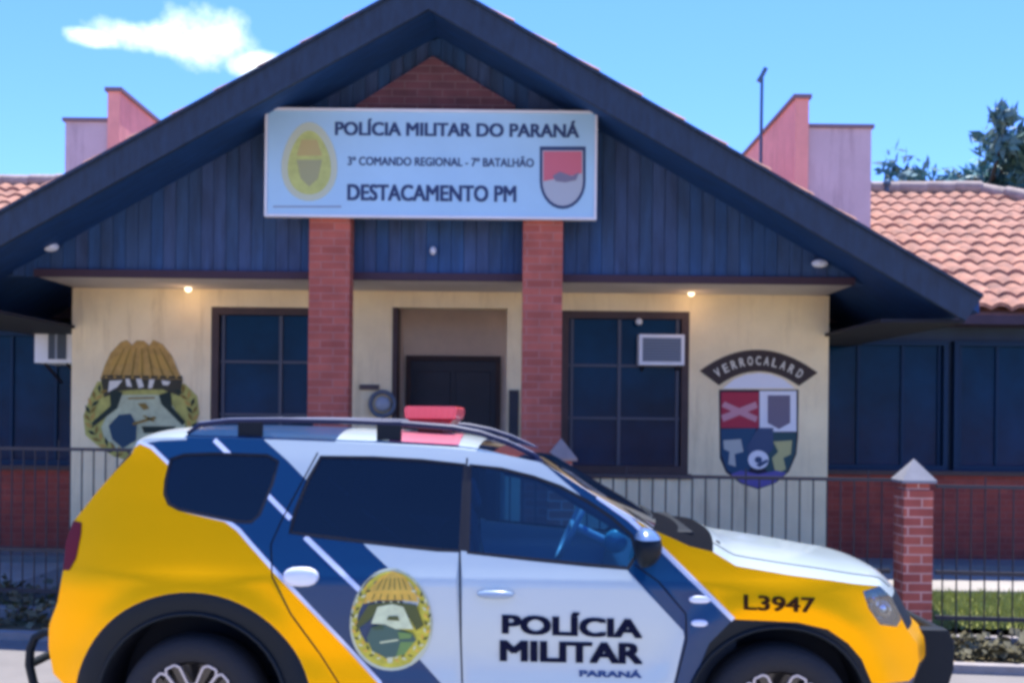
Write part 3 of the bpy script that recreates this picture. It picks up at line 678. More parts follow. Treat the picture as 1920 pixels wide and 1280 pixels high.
# fittings by the doorway
p = P(717, 757, WD-.06); root = empty('round_wall_fixture', p, 'round grey ringed fixture on the cream wall beside the doorway, just above the car roof', 'wall fixture')
rg = [(p.x+.12*math.cos(t), WD-.06, p.z+.12*math.sin(t)) for t in [2*math.pi*k/24 for k in range(24)]]
mb = MB(); mb.tube(rg, .022, 8, close=True); mb.obj('ring', mat('fixture_grey', (.10, .13, .18), .5), root)
mb = MB(); mb.lathe([(-.05, .0), (-.045, .05), (-.02, .075), (.05, .08)], p.x, WD-.05, p.z, 'y', 20); mb.obj('disc', mat('fixture_pale', (.36, .40, .46), .5), root)
mb = MB(); mb.obox((p.x, WD-.06, p.z-.12), (p.x, WD-.06, p.z-.45), .03, .03); mb.obj('stem', M['metal'], root)
a, b = P(674, 730, WD-.02), P(711, 721, WD-.02); mb = MB(); mb.box(a.x, b.x, WD-.03, WD, a.z, b.z)
tag(mb.obj('wall_plaque', mat('plaque_brown', (.09, .06, .06), .6), bevel=.003), 'narrow dark plaque on the cream wall above the round grey fixture', 'plaque')
a, b = P(953, 850, WD-.05), P(973, 731, WD-.05); root = empty('notice_cabinet', (a.x, WD, a.z), 'tall narrow black cabinet on the cream wall between doorway and brick pillar', 'cabinet')
mb = MB(); mb.box(a.x, b.x, WD-.05, WD, a.z, b.z); mb.obj('cabinet_body', mat('cabinet_black', (.02, .015, .02), .5), root, .004)
mb = MB(); mb.box(a.x+.012, b.x-.012, WD-.055, WD-.051, a.z+.03, b.z-.03); mb.obj('cabinet_door', M['darkdoor'], root)

# ------------------------------------------------------------------ fence
def fpt(x): return edge(x, 8.98)
def fence(x0, x1, zt, zb, label, grp):
    root = empty('iron_fence', ((x0+x1)/2, fpt((x0+x1)/2), 0), label, 'fence', grp)
    mb = MB(); mb.obox((x0, fpt(x0), zt), (x1, fpt(x1), zt), .03, .025); mb.obj('rail', M['metal'], root)
    mb = MB(); mb.obox((x0, fpt(x0), zb), (x1, fpt(x1), zb), .03, .03); mb.obj('rail', M['metal'], root)
    mb = MB(); mb.obox((x0, fpt(x0), (zb+.33)), (x1, fpt(x1), (zb+.33)), .03, .03); mb.obj('rail', M['metal'], root)
    mb = MB(); x = x0+.05; k = 0
    while x < x1:
        up = .07 if k % 9 == 3 else .0
        mb.tube([(x, fpt(x), .1), (x, fpt(x), zt+up)], .0062, 6); x += .098; k += 1
    mb.obj('bars', M['metal'], root)
    mb = MB(); vs = [(x0, fpt(x0)-.06), (x1, fpt(x1)-.06), (x1, fpt(x1)+.06), (x0, fpt(x0)+.06)]
    mb.add([(a, b, 0) for a, b in vs]+[(a, b, .15) for a, b in vs], [(3, 2, 1, 0), (4, 5, 6, 7), (0, 1, 5, 4), (1, 2, 6, 5), (2, 3, 7, 6), (3, 0, 4, 7)])
    mb.obj('plinth', M['kerb'], root)
G = 'iron fence panels along the pavement'
pA = 2.955; pB = 0.375
fence(-7.5, -3.0, 1.42, .28, 'taller iron bar fence panel by the shaded wing behind the car tail', G)
fence(-3.0, pB-.17, 1.30, .28, 'iron bar fence panel hidden for the most part behind the car cabin', G)
fence(pB+.15, pA-.16, 1.28, .28, 'iron bar fence panel in front of the cream wall above the car bonnet', G)
fence(pA+.16, 7.5, 1.24, .28, 'iron bar fence panel in front of the lawn, outward of the brick gate post', G)
def post(x, zt, w_, ch, label, cm):
    y = fpt(x); root = empty('brick_post', (x, y, 0), label, 'post')
    mb = MB(); mb.box(x-w_/2, x+w_/2, y-w_/2, y+w_/2, 0, zt-.05); mb.box(x-w_/2+.02, x+w_/2-.02, y-w_/2+.02, y+w_/2-.02, zt-.05, zt, 0)
    mb.obj('brick_shaft', M['postbrick'], root, .006)
    q = w_/2+.018; mb = MB(); mb.add([(x-q, y-q, zt), (x+q, y-q, zt), (x+q, y+q, zt), (x-q, y+q, zt), (x-q, y-q, zt+.02), (x+q, y-q, zt+.02), (x+q, y+q, zt+.02), (x-q, y+q, zt+.02), (x, y, zt+ch)],
        [(3, 2, 1, 0), (0, 1, 5, 4), (1, 2, 6, 5), (2, 3, 7, 6), (3, 0, 4, 7), (4, 5, 8), (5, 6, 8), (6, 7, 8), (7, 4, 8)]); mb.obj('pyramid_cap', cm, root)
post(pA, P(1705, 906, fpt(pA)-.15).z, .215, .175, 'red brick gate post with a pale pyramid cap in front of the car bonnet', M['terracotta'])
post(pB, P(1048, 864, fpt(pB)-.12).z, .2, .17, 'brick post with an ochre pyramid cap peeking out behind the car windscreen', M['postcap'])

# ------------------------------------------------------------------ trees
def tree(name, x, y, h, rad, n, lm, label, seed, loose):
    rnd = random.Random(seed); root = empty(name, (x, y, 0), label, 'tree', 'trees behind the station')
    mb = MB(); mb.tube([(x, y, 0), (x+.1, y, h*.35), (x+.05, y+.1, h*.6), (x, y, h*.84)], [.22, .17, .12, .05], 8)
    tips = []
    for i in range(26):
        a = rnd.uniform(0, 6.28); z0 = h*rnd.uniform(.60, .90); el = rnd.uniform(-.1, .9); ln = rad*rnd.uniform(.5, 1.05)*(1.15-z0/h*.5)
        s = Vector((x, y, z0)); e_ = s+Vector((math.cos(a)*math.cos(el), math.sin(a)*math.cos(el), math.sin(el)))*ln
        m_ = s.lerp(e_, .5)+Vector((0, 0, -.1)); mb.tube([s, m_, e_], [.06, .04, .015], 5); tips += [e_, m_.lerp(e_, .4), e_+Vector((rnd.uniform(-.3, .3), rnd.uniform(-.3, .3), rnd.uniform(0, .3)))]
    mb.obj('trunk', M['bark'], root)
    mb = MB()
    for t_ in tips:
        cr_ = rnd.uniform(.25, .55)*(.8 if loose else 1.2)
        for k in range(n):
            d = Vector((rnd.gauss(0, 1), rnd.gauss(0, 1), rnd.gauss(0, .8))); d.normalize(); c_ = t_+d*cr_*rnd.random()**.5
            a = Vector((rnd.gauss(0, 1), rnd.gauss(0, 1), rnd.gauss(0, 1))).normalized(); b = a.cross(d).normalized()
            l_ = rnd.uniform(.10, .24); w_ = l_*.33
            mb.add([c_-a*l_, c_+b*w_, c_+a*l_, c_-b*w_], [(0, 1, 2, 3)])
    mb.obj('crown', lm, root, fix=False)
tp = P(1852, 300, 26); tree('background_tree', tp.x-.0, 26, P(1840, 275, 26).z, 3.1, 85, M['leaf'], 'loose airy tree with sky showing through, rising behind the tiled ridge', 3, True)
tp = P(1950, 300, 25); tree('background_tree', tp.x+.35, 25, P(1930, 235, 25).z, 1.6, 75, M['leaf2'], 'denser dark tree at the far side behind the tiled roof hip', 5, False)
tp = P(1760, 330, 27); tree('background_tree', tp.x+.45, 27, P(1760, 240, 27).z, 2.1, 60, M['leaf'], 'low dark leafy crown just above the ridge beside the vent pipe', 9, False)


# ------------------------------------------------------------------ the patrol car (local frame: +x nose, -y near side)
YAW = R(-1.5); CO = Vector((-.125, 6.04, 0.0))
car = empty('police_car', CO, 'yellow, white and blue police car with a red roof light parked across the pavement', 'police car')
car.rotation_euler = (0, 0, YAW); car['_local'] = 1
AX, AXF, AZ = 1.325, 1.385, .345
def sstep(t): t = max(0, min(1, t)); return t*t*(3-2*t)
WP = [(.15, .80), (.30, .87), (.45, .893), (.62, .888), (.78, .900), (.90, .898), (.97, .884), (1.03, .862), (1.10, .835), (1.30, .765), (1.50, .69), (1.60, .645), (1.75, .58)]
def S(x, z):
    z_ = max(WP[0][0], min(WP[-1][0], z)); w_ = WP[-1][1]
    for (a, p), (b, q) in zip(WP, WP[1:]):
        if a <= z_ <= b: w_ = p+(q-p)*(z_-a)/(b-a); break
    if x > 1.3: w_ -= .25*((x-1.3)/.82)**2.3
    if x < -1.45: w_ -= .17*((-x-1.45)/.65)**2.2
    for ax in (-AX, AXF):
        r = math.hypot(x-ax, z-AZ)
        if z > .25: w_ += .026*math.exp(-((r-.53)/.075)**2)*sstep((z-.25)/.3)
    if z < .95: w_ -= .014*math.exp(-((z-.60)/.11)**2)*sstep((1.0-abs(x))/.3)
    w_ += .010*math.exp(-((z-.955)/.022)**2)*sstep((1.9-abs(x))/.4)
    return w_
def Ss(x, z):       # softened, so that highlights roll over the shoulders
    return sum(S(x+dx, z+dz) for dx, dz in ((0, 0), (.02, 0), (-.02, 0), (0, .018), (0, -.018), (0, .03), (0, -.03)))/7
cy_, sy_ = math.cos(YAW), math.sin(YAW)
def loc(p): q = p-CO; return Vector((q.x*cy_+q.y*sy_, -q.x*sy_+q.y*cy_, q.z))
o_l = loc(Vector((0, 0, CAMH)))
def hit(px, py, yl=None):
    r = ray(px, py); d = Vector((r.x*cy_+r.y*sy_, -r.x*sy_+r.y*cy_, r.z))
    y = -.85 if yl is None else yl
    for _ in range(8):
        t = (y-o_l.y)/d.y; p = o_l+d*t
        if yl is None: y = -Ss(p.x, p.z)
        else: break
    return (p.x, p.z)
def H(pts): return [hit(*p) if abs(p[0])+abs(p[1]) > 12 else p for p in pts]     # photo pixels, or metres below the picture edge
# --- side skin outline, with what the strip across the car does from each point (kind, dx, dz of the centre line)
EDGE = [((-1.86, .36), 'clad', -.13, 0), ((100, 1262), 'clad', -.15, 0), ((91, 1214), 'yellow', -.15, 0), ((92, 1176), 'yellow', -.15, 0), ((108, 1128), 'yellow', -.13, 0),
 ((119, 1066), 'yellow', -.12, 0), ((124, 1015), 'yellow', -.11, 0), ((137, 978), 'yellow', -.10, 0), ((154, 957), 'glass', -.10, .01), ((183, 920), 'glass', -.09, .02), ((214, 885), 'glass', -.09, .03), ((246, 852), 'cwhite', -.10, .04),
 ((257, 828), 'cwhite', -.06, .03), ((275, 822), 'cwhite', 0, .045), ((310, 820), 'cwhite', 0, .05), ((345, 820), 'blue', 0, .055), ((430, 821), 'blue', 0, .058), ((520, 824), 'blue', 0, .06), ((628, 828), 'cwhite', 0, .06), ((700, 831), 'cwhite', 0, .06), ((790, 836), 'cwhite', 0, .06),
 ((850, 840), 'cwhite', .01, .055), ((893, 845), 'screen', .02, .045), ((950, 853), 'screen', .03, .04), ((1011, 866), 'screen', .045, .025), ((1050, 887), 'screen', .05, .018), ((1112, 926), 'screen', .055, .015), ((1180, 966), 'screen', .06, .012), ((1222, 992), 'cowl', .07, .01),
 ((1255, 1006), 'cowl', .08, .01), ((1292, 1023), 'cowl', .08, .03), ((1337, 1034), 'cwhite', .06, .05), ((1380, 1060), 'cwhite', .05, .062), ((1480, 1077), 'cwhite', 0, .068), ((1550, 1086), 'cwhite', .01, .062), ((1605, 1094), 'cwhite', .04, .055), ((1650, 1098), 'cwhite', .09, .04),
 ((1672, 1119), 'grille', .14, .01), ((1690, 1158), 'grille', .16, 0), ((1701, 1180), 'yellow', .16, 0), ((1720, 1206), 'yellow', .17, 0), ((1723, 1242), 'clad', .17, 0), ((1712, 1272), 'clad', .16, 0), ((2.0, .36), 'end', .15, 0)]
EP = [(hit(*e[0]) if abs(e[0][0]) > 12 else e[0]) for e in EDGE]
# arches
def arc(ax, r, t0, t1, n=26, az=AZ): return [(ax+r*math.cos(R(t0+(t1-t0)*i/n)), az+r*math.sin(R(t0+(t1-t0)*i/n))) for i in range(n+1)]
ZS = .30
RO, FO = .45, .43
def archpath(ax, r): a0 = math.degrees(math.asin((ZS-AZ)/r)); return arc(ax, r, a0, 180-a0)
bottom = [(2.0, .36), (1.95, ZS)]+archpath(AXF, FO)+archpath(-AX, RO)+[(-1.82, ZS)]
OUT = EP[:-1]+bottom
# --- regions, first match wins
quarter = H([(322, 862), (345, 855), (400, 853), (500, 856), (519, 866), (508, 905), (484, 963), (470, 976), (447, 975), (337, 952), (318, 942), (311, 925), (313, 900)])
rdwin = H([(603, 859), (700, 861), (790, 866), (868, 873), (860, 1030), (820, 1027), (700, 1014), (600, 1002), (546, 996), (556, 960), (580, 900)])
fdwin = H([(884, 874), (940, 882), (1000, 897), (1050, 915), (1100, 942), (1145, 972), (1182, 1005), (1190, 1040), (1176, 1062), (1100, 1055), (1000, 1045), (880, 1033)])
def grow(pl, k):
    cx = sum(p[0] for p in pl)/len(pl); cz = sum(p[1] for p in pl)/len(pl); n = len(pl); out = []
    for i in range(n):
        a, b, c = Vector(pl[i-1]), Vector(pl[i]), Vector(pl[(i+1) % n]); u = (b-a).normalized(); v = (c-b).normalized()
        nn = Vector((u.y+v.y, -u.x-v.x)).normalized()
        if nn.dot(b-Vector((cx, cz))) < 0: nn = -nn
        out.append(tuple(b+nn*k))
    return out
rubber = [grow(quarter, .014), grow(rdwin, .016), grow(fdwin, .016)]
bpill = H([(866, 872), (886, 873), (882, 1034), (858, 1031)])
taill = H([(153, 979), (152, 1000), (143, 1045), (130, 1068), (118, 1068), (120, 1015), (137, 975)])
headl = H([(1618, 1108), (1652, 1097), (1674, 1120), (1690, 1160), (1681, 1174), (1650, 1170), (1629, 1140)])
yrear = H([(60, 1300), (60, 900), (258, 826), (285, 838), (333, 884), (318, 897), (309, 912), (309, 932), (318, 945), (337, 954), (423, 974), (447, 992), (471, 1020), (560, 1116), (640, 1200), (712, 1278)])+[(-.42, .30), (-.78, .30)]+[p for p in arc(-AX, .575, 5, 172, 30, .32)]+[(-2.3, .5)]
yline = H([(258, 826), (285, 838), (333, 884)]), H([(337, 954), (423, 974), (447, 992), (471, 1020), (560, 1116), (640, 1200), (712, 1278)])+[(-.42, .34)]
whiteC = H([(496, 825), (540, 864), (573, 898), (640, 970), (688, 1026), (727, 1063), (784, 1190), (784, 1232), (836, 1290)])+[(-.2, .30), (.9, .30)]+H([(1262, 1285), (1283, 1194), (1281, 1182), (1176, 1068), (1120, 1060), (1190, 1040), (1100, 938), (1011, 862), (893, 835), (496, 815)])
wcap = H([(235, 850), (250, 800), (350, 800), (350, 824), (300, 826), (262, 832)])
yfront = H([(1202, 976), (1225, 985), (1260, 990), (1700, 1040), (1800, 1180), (1723, 1243), (1702, 1277)])+[(2.05, .47)]+[p for p in arc(AX, .485, 15, 118, 24)][::1]+H([(1375, 1160)])
yfront = H([(1190, 975), (1225, 985), (1260, 980), (1700, 1040), (1800, 1180), (1740, 1243), (1704, 1276)])+[(1.86, .50)]+H([(1635, 1280), (1616, 1235), (1590, 1205), (1552, 1179), (1496, 1166), (1440, 1163), (1372, 1160)])
fline = H([(1120, 930), (1180, 972), (1232, 1020), (1300, 1087), (1375, 1161)])  # upper part paints the pillar highlight, lower part is the white line
def band(pl, k):
    n = len(pl); A, B = [], []
    for i in range(n):
        a = Vector(pl[max(0, i-1)]); c = Vector(pl[min(n-1, i+1)]); u = (c-a).normalized(); nn = Vector((-u.y, u.x))*k/2
        A.append(tuple(Vector(pl[i])+nn)); B.append(tuple(Vector(pl[i])-nn))
    return A+B[::-1]
stripes = [band(yline[0], .016), band(yline[1], .018), band(fline, .022), band(H([(402, 824), (443, 864)]), .022), band(H([(498, 924), (545, 972)]), .022), band(H([(572, 1006), (640, 1072), (681, 1112)]), .024)]
rdoor = H([(596, 848), (528, 975), (508, 1020), (510, 1080), (545, 1150), (600, 1225), (648, 1300)])+[(-.60, .42)]+[(.0, .42)]+H([(866, 1280), (863, 1200), (861, 1035), (872, 856)])
RG = H([(596, 848), (528, 975), (508, 1020), (510, 1080), (545, 1150), (600, 1225), (648, 1300)])+[(-.60, .42)]
MG = H([(876, 858), (862, 1035), (864, 1200), (867, 1290)])+[(-.21, .42)]
FG = H([(1190, 1058), (1235, 1090), (1286, 1150), (1287, 1200), (1264, 1290)])+[(.80, .42)]
xB = MG[-1][0]
fdoor = MG+[(.80, .42)][:0]+FG[::-1]+H([(1196, 1044), (1150, 964), (1100, 930), (1050, 903), (1000, 886), (940, 870)])
rdoor = RG+[(xB, .42)]+MG[::-1][1:]+H([(790, 852), (700, 848)])
seams = [band(RG, .008), band(MG, .009), band(FG, .008), band([RG[-1], (xB, .42)], .008), band([(xB, .42), (.80, .42)], .008)]
fuel = None
cladbox = [(-2.4, .1), (2.4, .1), (2.4, .42), (-2.4, .42)]
rclad = arc(-AX, .575, 0, 360, 48, .32)
fcladp = H([(1330, 1205), (1375, 1160), (1440, 1163), (1496, 1166), (1552, 1179), (1590, 1205), (1616, 1235), (1640, 1290)])+[(1.86, .30), (.80, .30)]+H([(1300, 1280)])
def inside(p, pl):
    x, y = p; c = False; n = len(pl); j = n-1
    for i in range(n):
        xi, yi = pl[i]; xj, yj = pl[j]
        if (yi > y) != (yj > y) and x < (xj-xi)*(y-yi)/(yj-yi)+xi: c = not c
        j = i
    return c
REG = [('glassq', quarter), ('glassr', rdwin), ('glassf', fdwin)]+[('seam', s) for s in rubber]+[('seam', bpill), ('tail', taill), ('head', headl)]+[('seam', s) for s in seams]+[('stripe', s) for s in stripes]
REG += [('cwhite', wcap), ('yellow', yrear), ('clad', rclad), ('yellow', yfront), ('clad', fcladp), ('clad', cladbox), ('cwhite', whiteC)]
cons = [OUT, quarter, rdwin, fdwin]+rubber+[bpill, taill, headl]+seams+stripes+[wcap, yrear, rclad, yfront, fcladp, whiteC, rdoor, fdoor]
vin = []; ein = []
def addpoly(pl, closed=True):
    o = len(vin); n = len(pl)
    for p in pl: vin.append(Vector(p))
    for i in range(n if closed else n-1): ein.append((o+i, o+(i+1) % n))
for pl in cons: addpoly(pl)
addpoly([(-2.1, .42), (2.1, .42)], False)
x = -2.15
while x < 2.2:
    z = .31
    while z < 1.70:
        if inside((x, z), OUT): vin.append(Vector((x+random.uniform(-.002, .002), z+random.uniform(-.002, .002))))
        z += .028
    x += .032
cv, ce, cf, _, _, _ = delaunay_2d_cdt(vin, ein, [], 0, 1e-5)
cv = [(v.x, v.y) for v in cv]
parts = {}
for f in cf:
    c = (sum(cv[i][0] for i in f)/len(f), sum(cv[i][1] for i in f)/len(f))
    if not inside(c, OUT): continue
    k = 'blue'
    for name, pl in REG:
        if inside(c, pl): k = name; break
    if k.startswith('glass') or k in ('tail', 'head'): part = k
    elif inside(c, fdoor) and k != 'seam': part = 'fdoor'
    elif inside(c, rdoor) and k != 'seam': part = 'rdoor'
    else: part = 'body'
    parts.setdefault(part, []).append((f, k))
Scache = {}
def Sv(i):
    if i not in Scache: Scache[i] = Ss(*cv[i])
    return Scache[i]
def nrm(x, z, s):
    e = .012; sx = (Ss(x+e, z)-Ss(x-e, z))/(2*e); sz = (Ss(x, z+e)-Ss(x, z-e))/(2*e); n = Vector((-sx, 1, -sz)).normalized(); return (n.x, n.y*s, n.z)
SKM = ['yellow', 'blue', 'cwhite', 'stripe', 'clad', 'seam']
def skin(faces, name, mats, s, off=0.0, seam_in=.006):
    idx = {}; vs = []; fs = []; mi = []; nn = []
    for f, k in faces:
        g = []
        for i in f:
            o_ = off-(seam_in if k == 'seam' else 0); key = (i, o_)
            if key not in idx:
                idx[key] = len(vs); x, z = cv[i]; vs.append((x, s*(Sv(i)+o_), z)); nn.append(nrm(x, z, s))
            g.append(idx[key])
        a, b, c = (cv[f[0]], cv[f[1]], cv[f[2]]); area = (b[0]-a[0])*(c[1]-a[1])-(b[1]-a[1])*(c[0]-a[0])
        if (area > 0) != (s < 0): g = g[::-1]
        fs.append(g); mi.append(SKM.index(k) if k in SKM and len(mats) > 1 else 0)
    me = bpy.data.meshes.new(name); me.from_pydata(vs, [], fs)
    for m in mats: me.materials.append(m)
    me.polygons.foreach_set('material_index', mi); me.polygons.foreach_set('use_smooth', [True]*len(fs))
    me.update(); me.normals_split_custom_set_from_vertices(nn)
    o = bpy.data.objects.new(name, me); C.objects.link(o); o.parent = car; return o
pm = [M[k] for k in SKM]
doors = {}
for s in (-1, 1):
    skin(parts['body'], 'side_panel', pm, s)
    doors[('f', s)] = skin(parts['fdoor'], 'door', pm, s); doors[('r', s)] = skin(parts['rdoor'], 'door', pm, s)
    if s < 0:
        doors[('f', s)]['label'] = 'white front door with dark blue lettering'; doors[('r', s)]['label'] = 'rear door with blue bands and a round badge'
    skin(parts['glassq'], 'window', [M['tint']], s, -.010); skin(parts['glassr'], 'window', [M['tint']], s, -.010); skin(parts['glassf'], 'window', [M['clear']], s, -.010)
    skin(parts['tail'], 'tail_light', [M['tail']], s, .004)
    skin(parts['head'], 'headlight', [M['lens']], s, .002)
    b = skin(parts['head'], 'headlight_housing', [M['trim']], s, -.07)
    mb = MB()
    for cx, cz, r in ((0, 0, .045), (-.05, .05, .03)):
        hx = sum(p[0] for p in headl)/len(headl)+cx; hz_ = sum(p[1] for p in headl)/len(headl)+cz-.01
        mb.lathe([(-.03*s*-1, .004), (-.02*s*-1, r), (.01*s*-1, r*1.1), (.012*s*-1, r*.9)], hx, s*(Ss(hx, hz_)-.05), hz_, 'y', 20)
    o = mb.obj('headlight_reflector', M['chrome'], None); o.parent = car
# --- strip across the car
NS = 22
def crossrow(i, s_):
    x, z = EP[i]; S_ = Ss(x, z); dx, dz = EDGE[i][2], EDGE[i][3]
    a = abs(s_); k = 1-a**3.2
    xx = x+dx*(1-a**2.4); return (xx, s_*S_, z+dz*k)
subdiv = 3
rows = []; kinds = []
def cr4(p0, p1, p2, p3, t): return tuple(.5*((2*b)+(-a+c)*t+(2*a-5*b+4*c-d)*t*t+(-a+3*b-3*c+d)*t**3) for a, b, c, d in zip(p0, p1, p2, p3))
base = [[crossrow(i, -1+2*j/NS) for j in range(NS+1)] for i in range(len(EP))]
# keep the join to the side skin exact: straight subdivisions at the rim, curved inside
for i in range(len(EP)-1):
    for q in range(subdiv):
        t = q/subdiv; row = []
        for j in range(NS+1):
            lin = tuple(a+(b-a)*t for a, b in zip(base[i][j], base[i+1][j]))
            if j in (0, NS): row.append(lin); continue
            c4 = cr4(base[max(0, i-1)][j], base[i][j], base[i+1][j], base[min(len(EP)-1, i+2)][j], t)
            wgt = min(1, 3*min(j, NS-j)/NS*1.5); row.append(tuple(a+(b-a)*wgt for a, b in zip(lin, c4)))
        rows.append(row); kinds.append(EDGE[i][1])
rows.append(base[-1]); kinds.append('end')
GK = ['yellow', 'blue', 'cwhite', 'clad']
def stripobj(name, ks, mats, keymap, inner=None, push=0):
    vs = []; fs = []; mi = []; idx = {}
    for i in range(len(rows)-1):
        if kinds[i] not in ks: continue
        for j in range(NS):
            if inner and not (inner <= j < NS-inner): continue
            if inner is not None and inner < 0 and not (j < -inner or j >= NS+inner): continue
            g = []
            for a, b in ((i, j), (i+1, j), (i+1, j+1), (i, j+1)):
                if (a, b) not in idx: idx[(a, b)] = len(vs); p = rows[a][b]; vs.append(p)
                g.append(idx[(a, b)])
            fs.append(g[::-1]); mi.append(keymap(kinds[i]))
    me = bpy.data.meshes.new(name); me.from_pydata(vs, [], fs)
    for m in mats: me.materials.append(m)
    me.polygons.foreach_set('material_index', mi); me.polygons.foreach_set('use_smooth', [True]*len(fs)); me.update()
    o = bpy.data.objects.new(name, me); C.objects.link(o); o.parent = car; return o
# split the strip into roof, bonnet, bumpers, glass
def seg(name, a, b, mats, km):
    sv = list(kinds)
    lo, hi = a*subdiv, b*subdiv
    for i in range(len(kinds)):
        if not (lo <= i < hi): kinds[i] = '_'
    o = stripobj(name, set(kinds)-{'_', 'end'}, mats, km); kinds[:] = sv; return o
def ix(k, start=0):
    for i in range(start, len(EDGE)):
        if EDGE[i][1] == k: return i
ig = ix('glass'); isp = ix('cwhite', ig); isc = ix('screen'); ico = ix('cowl'); iho = ix('cwhite', ico); igr = ix('grille'); ify = ix('yellow', igr)
cm = [M['yellow'], M['blue'], M['cwhite'], M['clad']]
km = lambda k: GK.index(k) if k in GK else 3
seg('tailgate', 0, ig, cm, km); 
rg_ = seg('rear_window', ig, isp, [M['tint']], lambda k: 0)
roof = seg('roof', isp, isc, cm, km)
seg('windscreen', isc, ico, [mat('screen_glass_holder', (0, 0, 0)), M['clear']], lambda k: 1)
seg('cowl', ico, iho, [mat('cowl_black', (.004, .005, .008), .9, spec=.05)], lambda k: 0)
bonnet = seg('bonnet', iho, igr, cm, km); seg('grille', igr, ify, [M['clad']], lambda k: 0); seg('front_bumper', ify, len(EDGE)-1, cm, km)
def cobj(mb, name, m, bevel=0, parent=None, **k):
    o = mb.obj(name, m, None, bevel, **k); o.parent = parent or car; return o
# windscreen pillars: pale bar carrying a painted highlight along the screen edge
for s in (-1, 1):
    mb = MB(); pts = [Vector((EP[i][0], s*(Ss(*EP[i])-.012), EP[i][1]-.012)) for i in range(isc-1, ico+1)]
    mb.tube(pts, .013, 8); cobj(mb, 'pillar_highlight', M['stripe'])
    mb = MB(); pts = [p+Vector((-.005, -s*.02, -.055)) for p in pts[2:]]; mb.tube(pts, .032, 8); cobj(mb, 'pillar_lining', M['blue'])
# underbody and wheel housings
mb = MB(); mb.box(-1.8, 1.85, -.70, .70, .26, .34); mb.box(-.82, .84, -.845, .845, .27, .36)
cobj(mb, 'underbody', M['clad'])
for ax, r in ((-AX, RO), (AXF, FO)):
    for s in (-1, 1):
        mb = MB(); a = archpath(ax, r); vs = [(x, s*Ss(x, z), z) for x, z in a]+[(x, s*.5, z) for x, z in a]; n = len(a)
        mb.add(vs, [(i, i+1, n+i+1, n+i) for i in range(n-1)], 0, True)
        mb.add([(x, s*.5, z) for x, z in a], [tuple(range(n))]); cobj(mb, 'wheel_housing', M['seam'])
        # moulded lip of the cladding
        mb = MB(); mb.tube([(x, s*(Ss(x, z)+.004), z) for x, z in a], .011, 6); cobj(mb, 'arch_lip', M['clad'])
# wheels
def wheel(x, s):
    e = bpy.data.objects.new('wheel', None); C.objects.link(e); e.parent = car; e.location = (x, s*.79, AZ); e.empty_display_size = .1
    y = lambda v: v*s
    mb = MB(); prof = [(-.10, .22), (-.105, .26), (-.10, .315), (-.07, .337), (.0, .345), (.07, .337), (.098, .315), (.108, .275), (.104, .238), (.09, .222)]
    mb.lathe([(y(a), r) for a, r in prof], 0, 0, 0, 'y', 56)
    o = mb.obj('tyre', M['tyre']); o.parent = e
    mb = MB(); mb.lathe([(y(.088), .230), (y(.10), .240), (y(.102), .236), (y(.085), .224), (y(.05), .205), (y(-.08), .20)], 0, 0, 0, 'y', 56, 0)
    mb.lathe([(y(-.02), .20), (y(-.03), .001)], 0, 0, 0, 'y', 40, 0)
    mb.lathe([(y(.075), .001), (y(.075), .030), (y(.06), .045), (y(.0), .05)], 0, 0, 0, 'y', 24, 0)
    for k in range(5):
        a = R(90+72*k)
        def pt(r, t, yy): return (r*math.cos(a+t), y(yy), r*math.sin(a+t))
        # black pocketed spoke pair with bright machined edges: W outline
        for t0, t1 in ((-.16, -.33), (.16, .33)):
            mb.add([pt(.05, t0*1.2, .062), pt(.21, t1-.13, .088), pt(.21, t1+.13, .088), pt(.05, t0*1.2+.5, .062)], [(0, 1, 2, 3)], 0)
        for pth in ([(.05, -.30, .070), (.12, -.16, .082), (.205, -.27, .094), (.222, -.36, .096), (.222, -.56, .096), (.20, -.62, .094), (.06, -.62, .075)],
                    [(.05, .30, .070), (.12, .16, .082), (.205, .27, .094), (.222, .36, .096), (.222, .56, .096), (.20, .62, .094), (.06, .62, .075)], [(.12, -.16, .082), (.112, 0, .08), (.12, .16, .082)]):
            for p, q in zip(pth, pth[1:]): mb.obox(pt(*p), pt(*q), .010, .016, 1, (0, 1, 0))
    o = mb.obj('rim', [M['rimdark'], M['rimlight']]); o.parent = e
    mb = MB(); mb.lathe([(y(.078), .001), (y(.084), .02), (y(.08), .028), (y(.06), .03)], 0, 0, 0, 'y', 20); o = mb.obj('hub_cap', M['rimlight']); o.parent = e
    return e
for s in (-1, 1):
    for x in (-AX, AXF): wheel(x, s)
# roof rails
for s in (-1, 1):
    px = [(352, 812), (375, 796), (430, 789), (520, 788), (640, 790), (760, 795), (850, 802), (900, 812), (950, 829), (1000, 852), (1018, 866)]
    pts = []
    for q in px:
        x, z = hit(q[0], q[1], -.60); pts.append(Vector((x, s*(.60 if z > 1.6 else .60), z)))
    mb = MB(); mb.tube(pts, [.009]+[.013]*9+[.009], 10); o = cobj(mb, 'roof_rail', mat('rail_dark', (.006, .012, .05), .45, spec=.3))
    mb = MB(); mb.tube([p+Vector((0, -.002, .0105)) for p in pts[1:-1]], .004, 8); o2 = mb.obj('rail_strip', mat('rail_strip_grey', (.25, .27, .36), .5)); o2.parent = o
    for q in (470, 730):
        mb = MB(); x, z = hit(q, 790, -.60); mb.obox((x, s*.60, z), (x, s*.60, z-.09), .12, .02, 0, (0, 1, 0))
        o3 = mb.obj('rail_foot', M['clad']); o3.parent = o
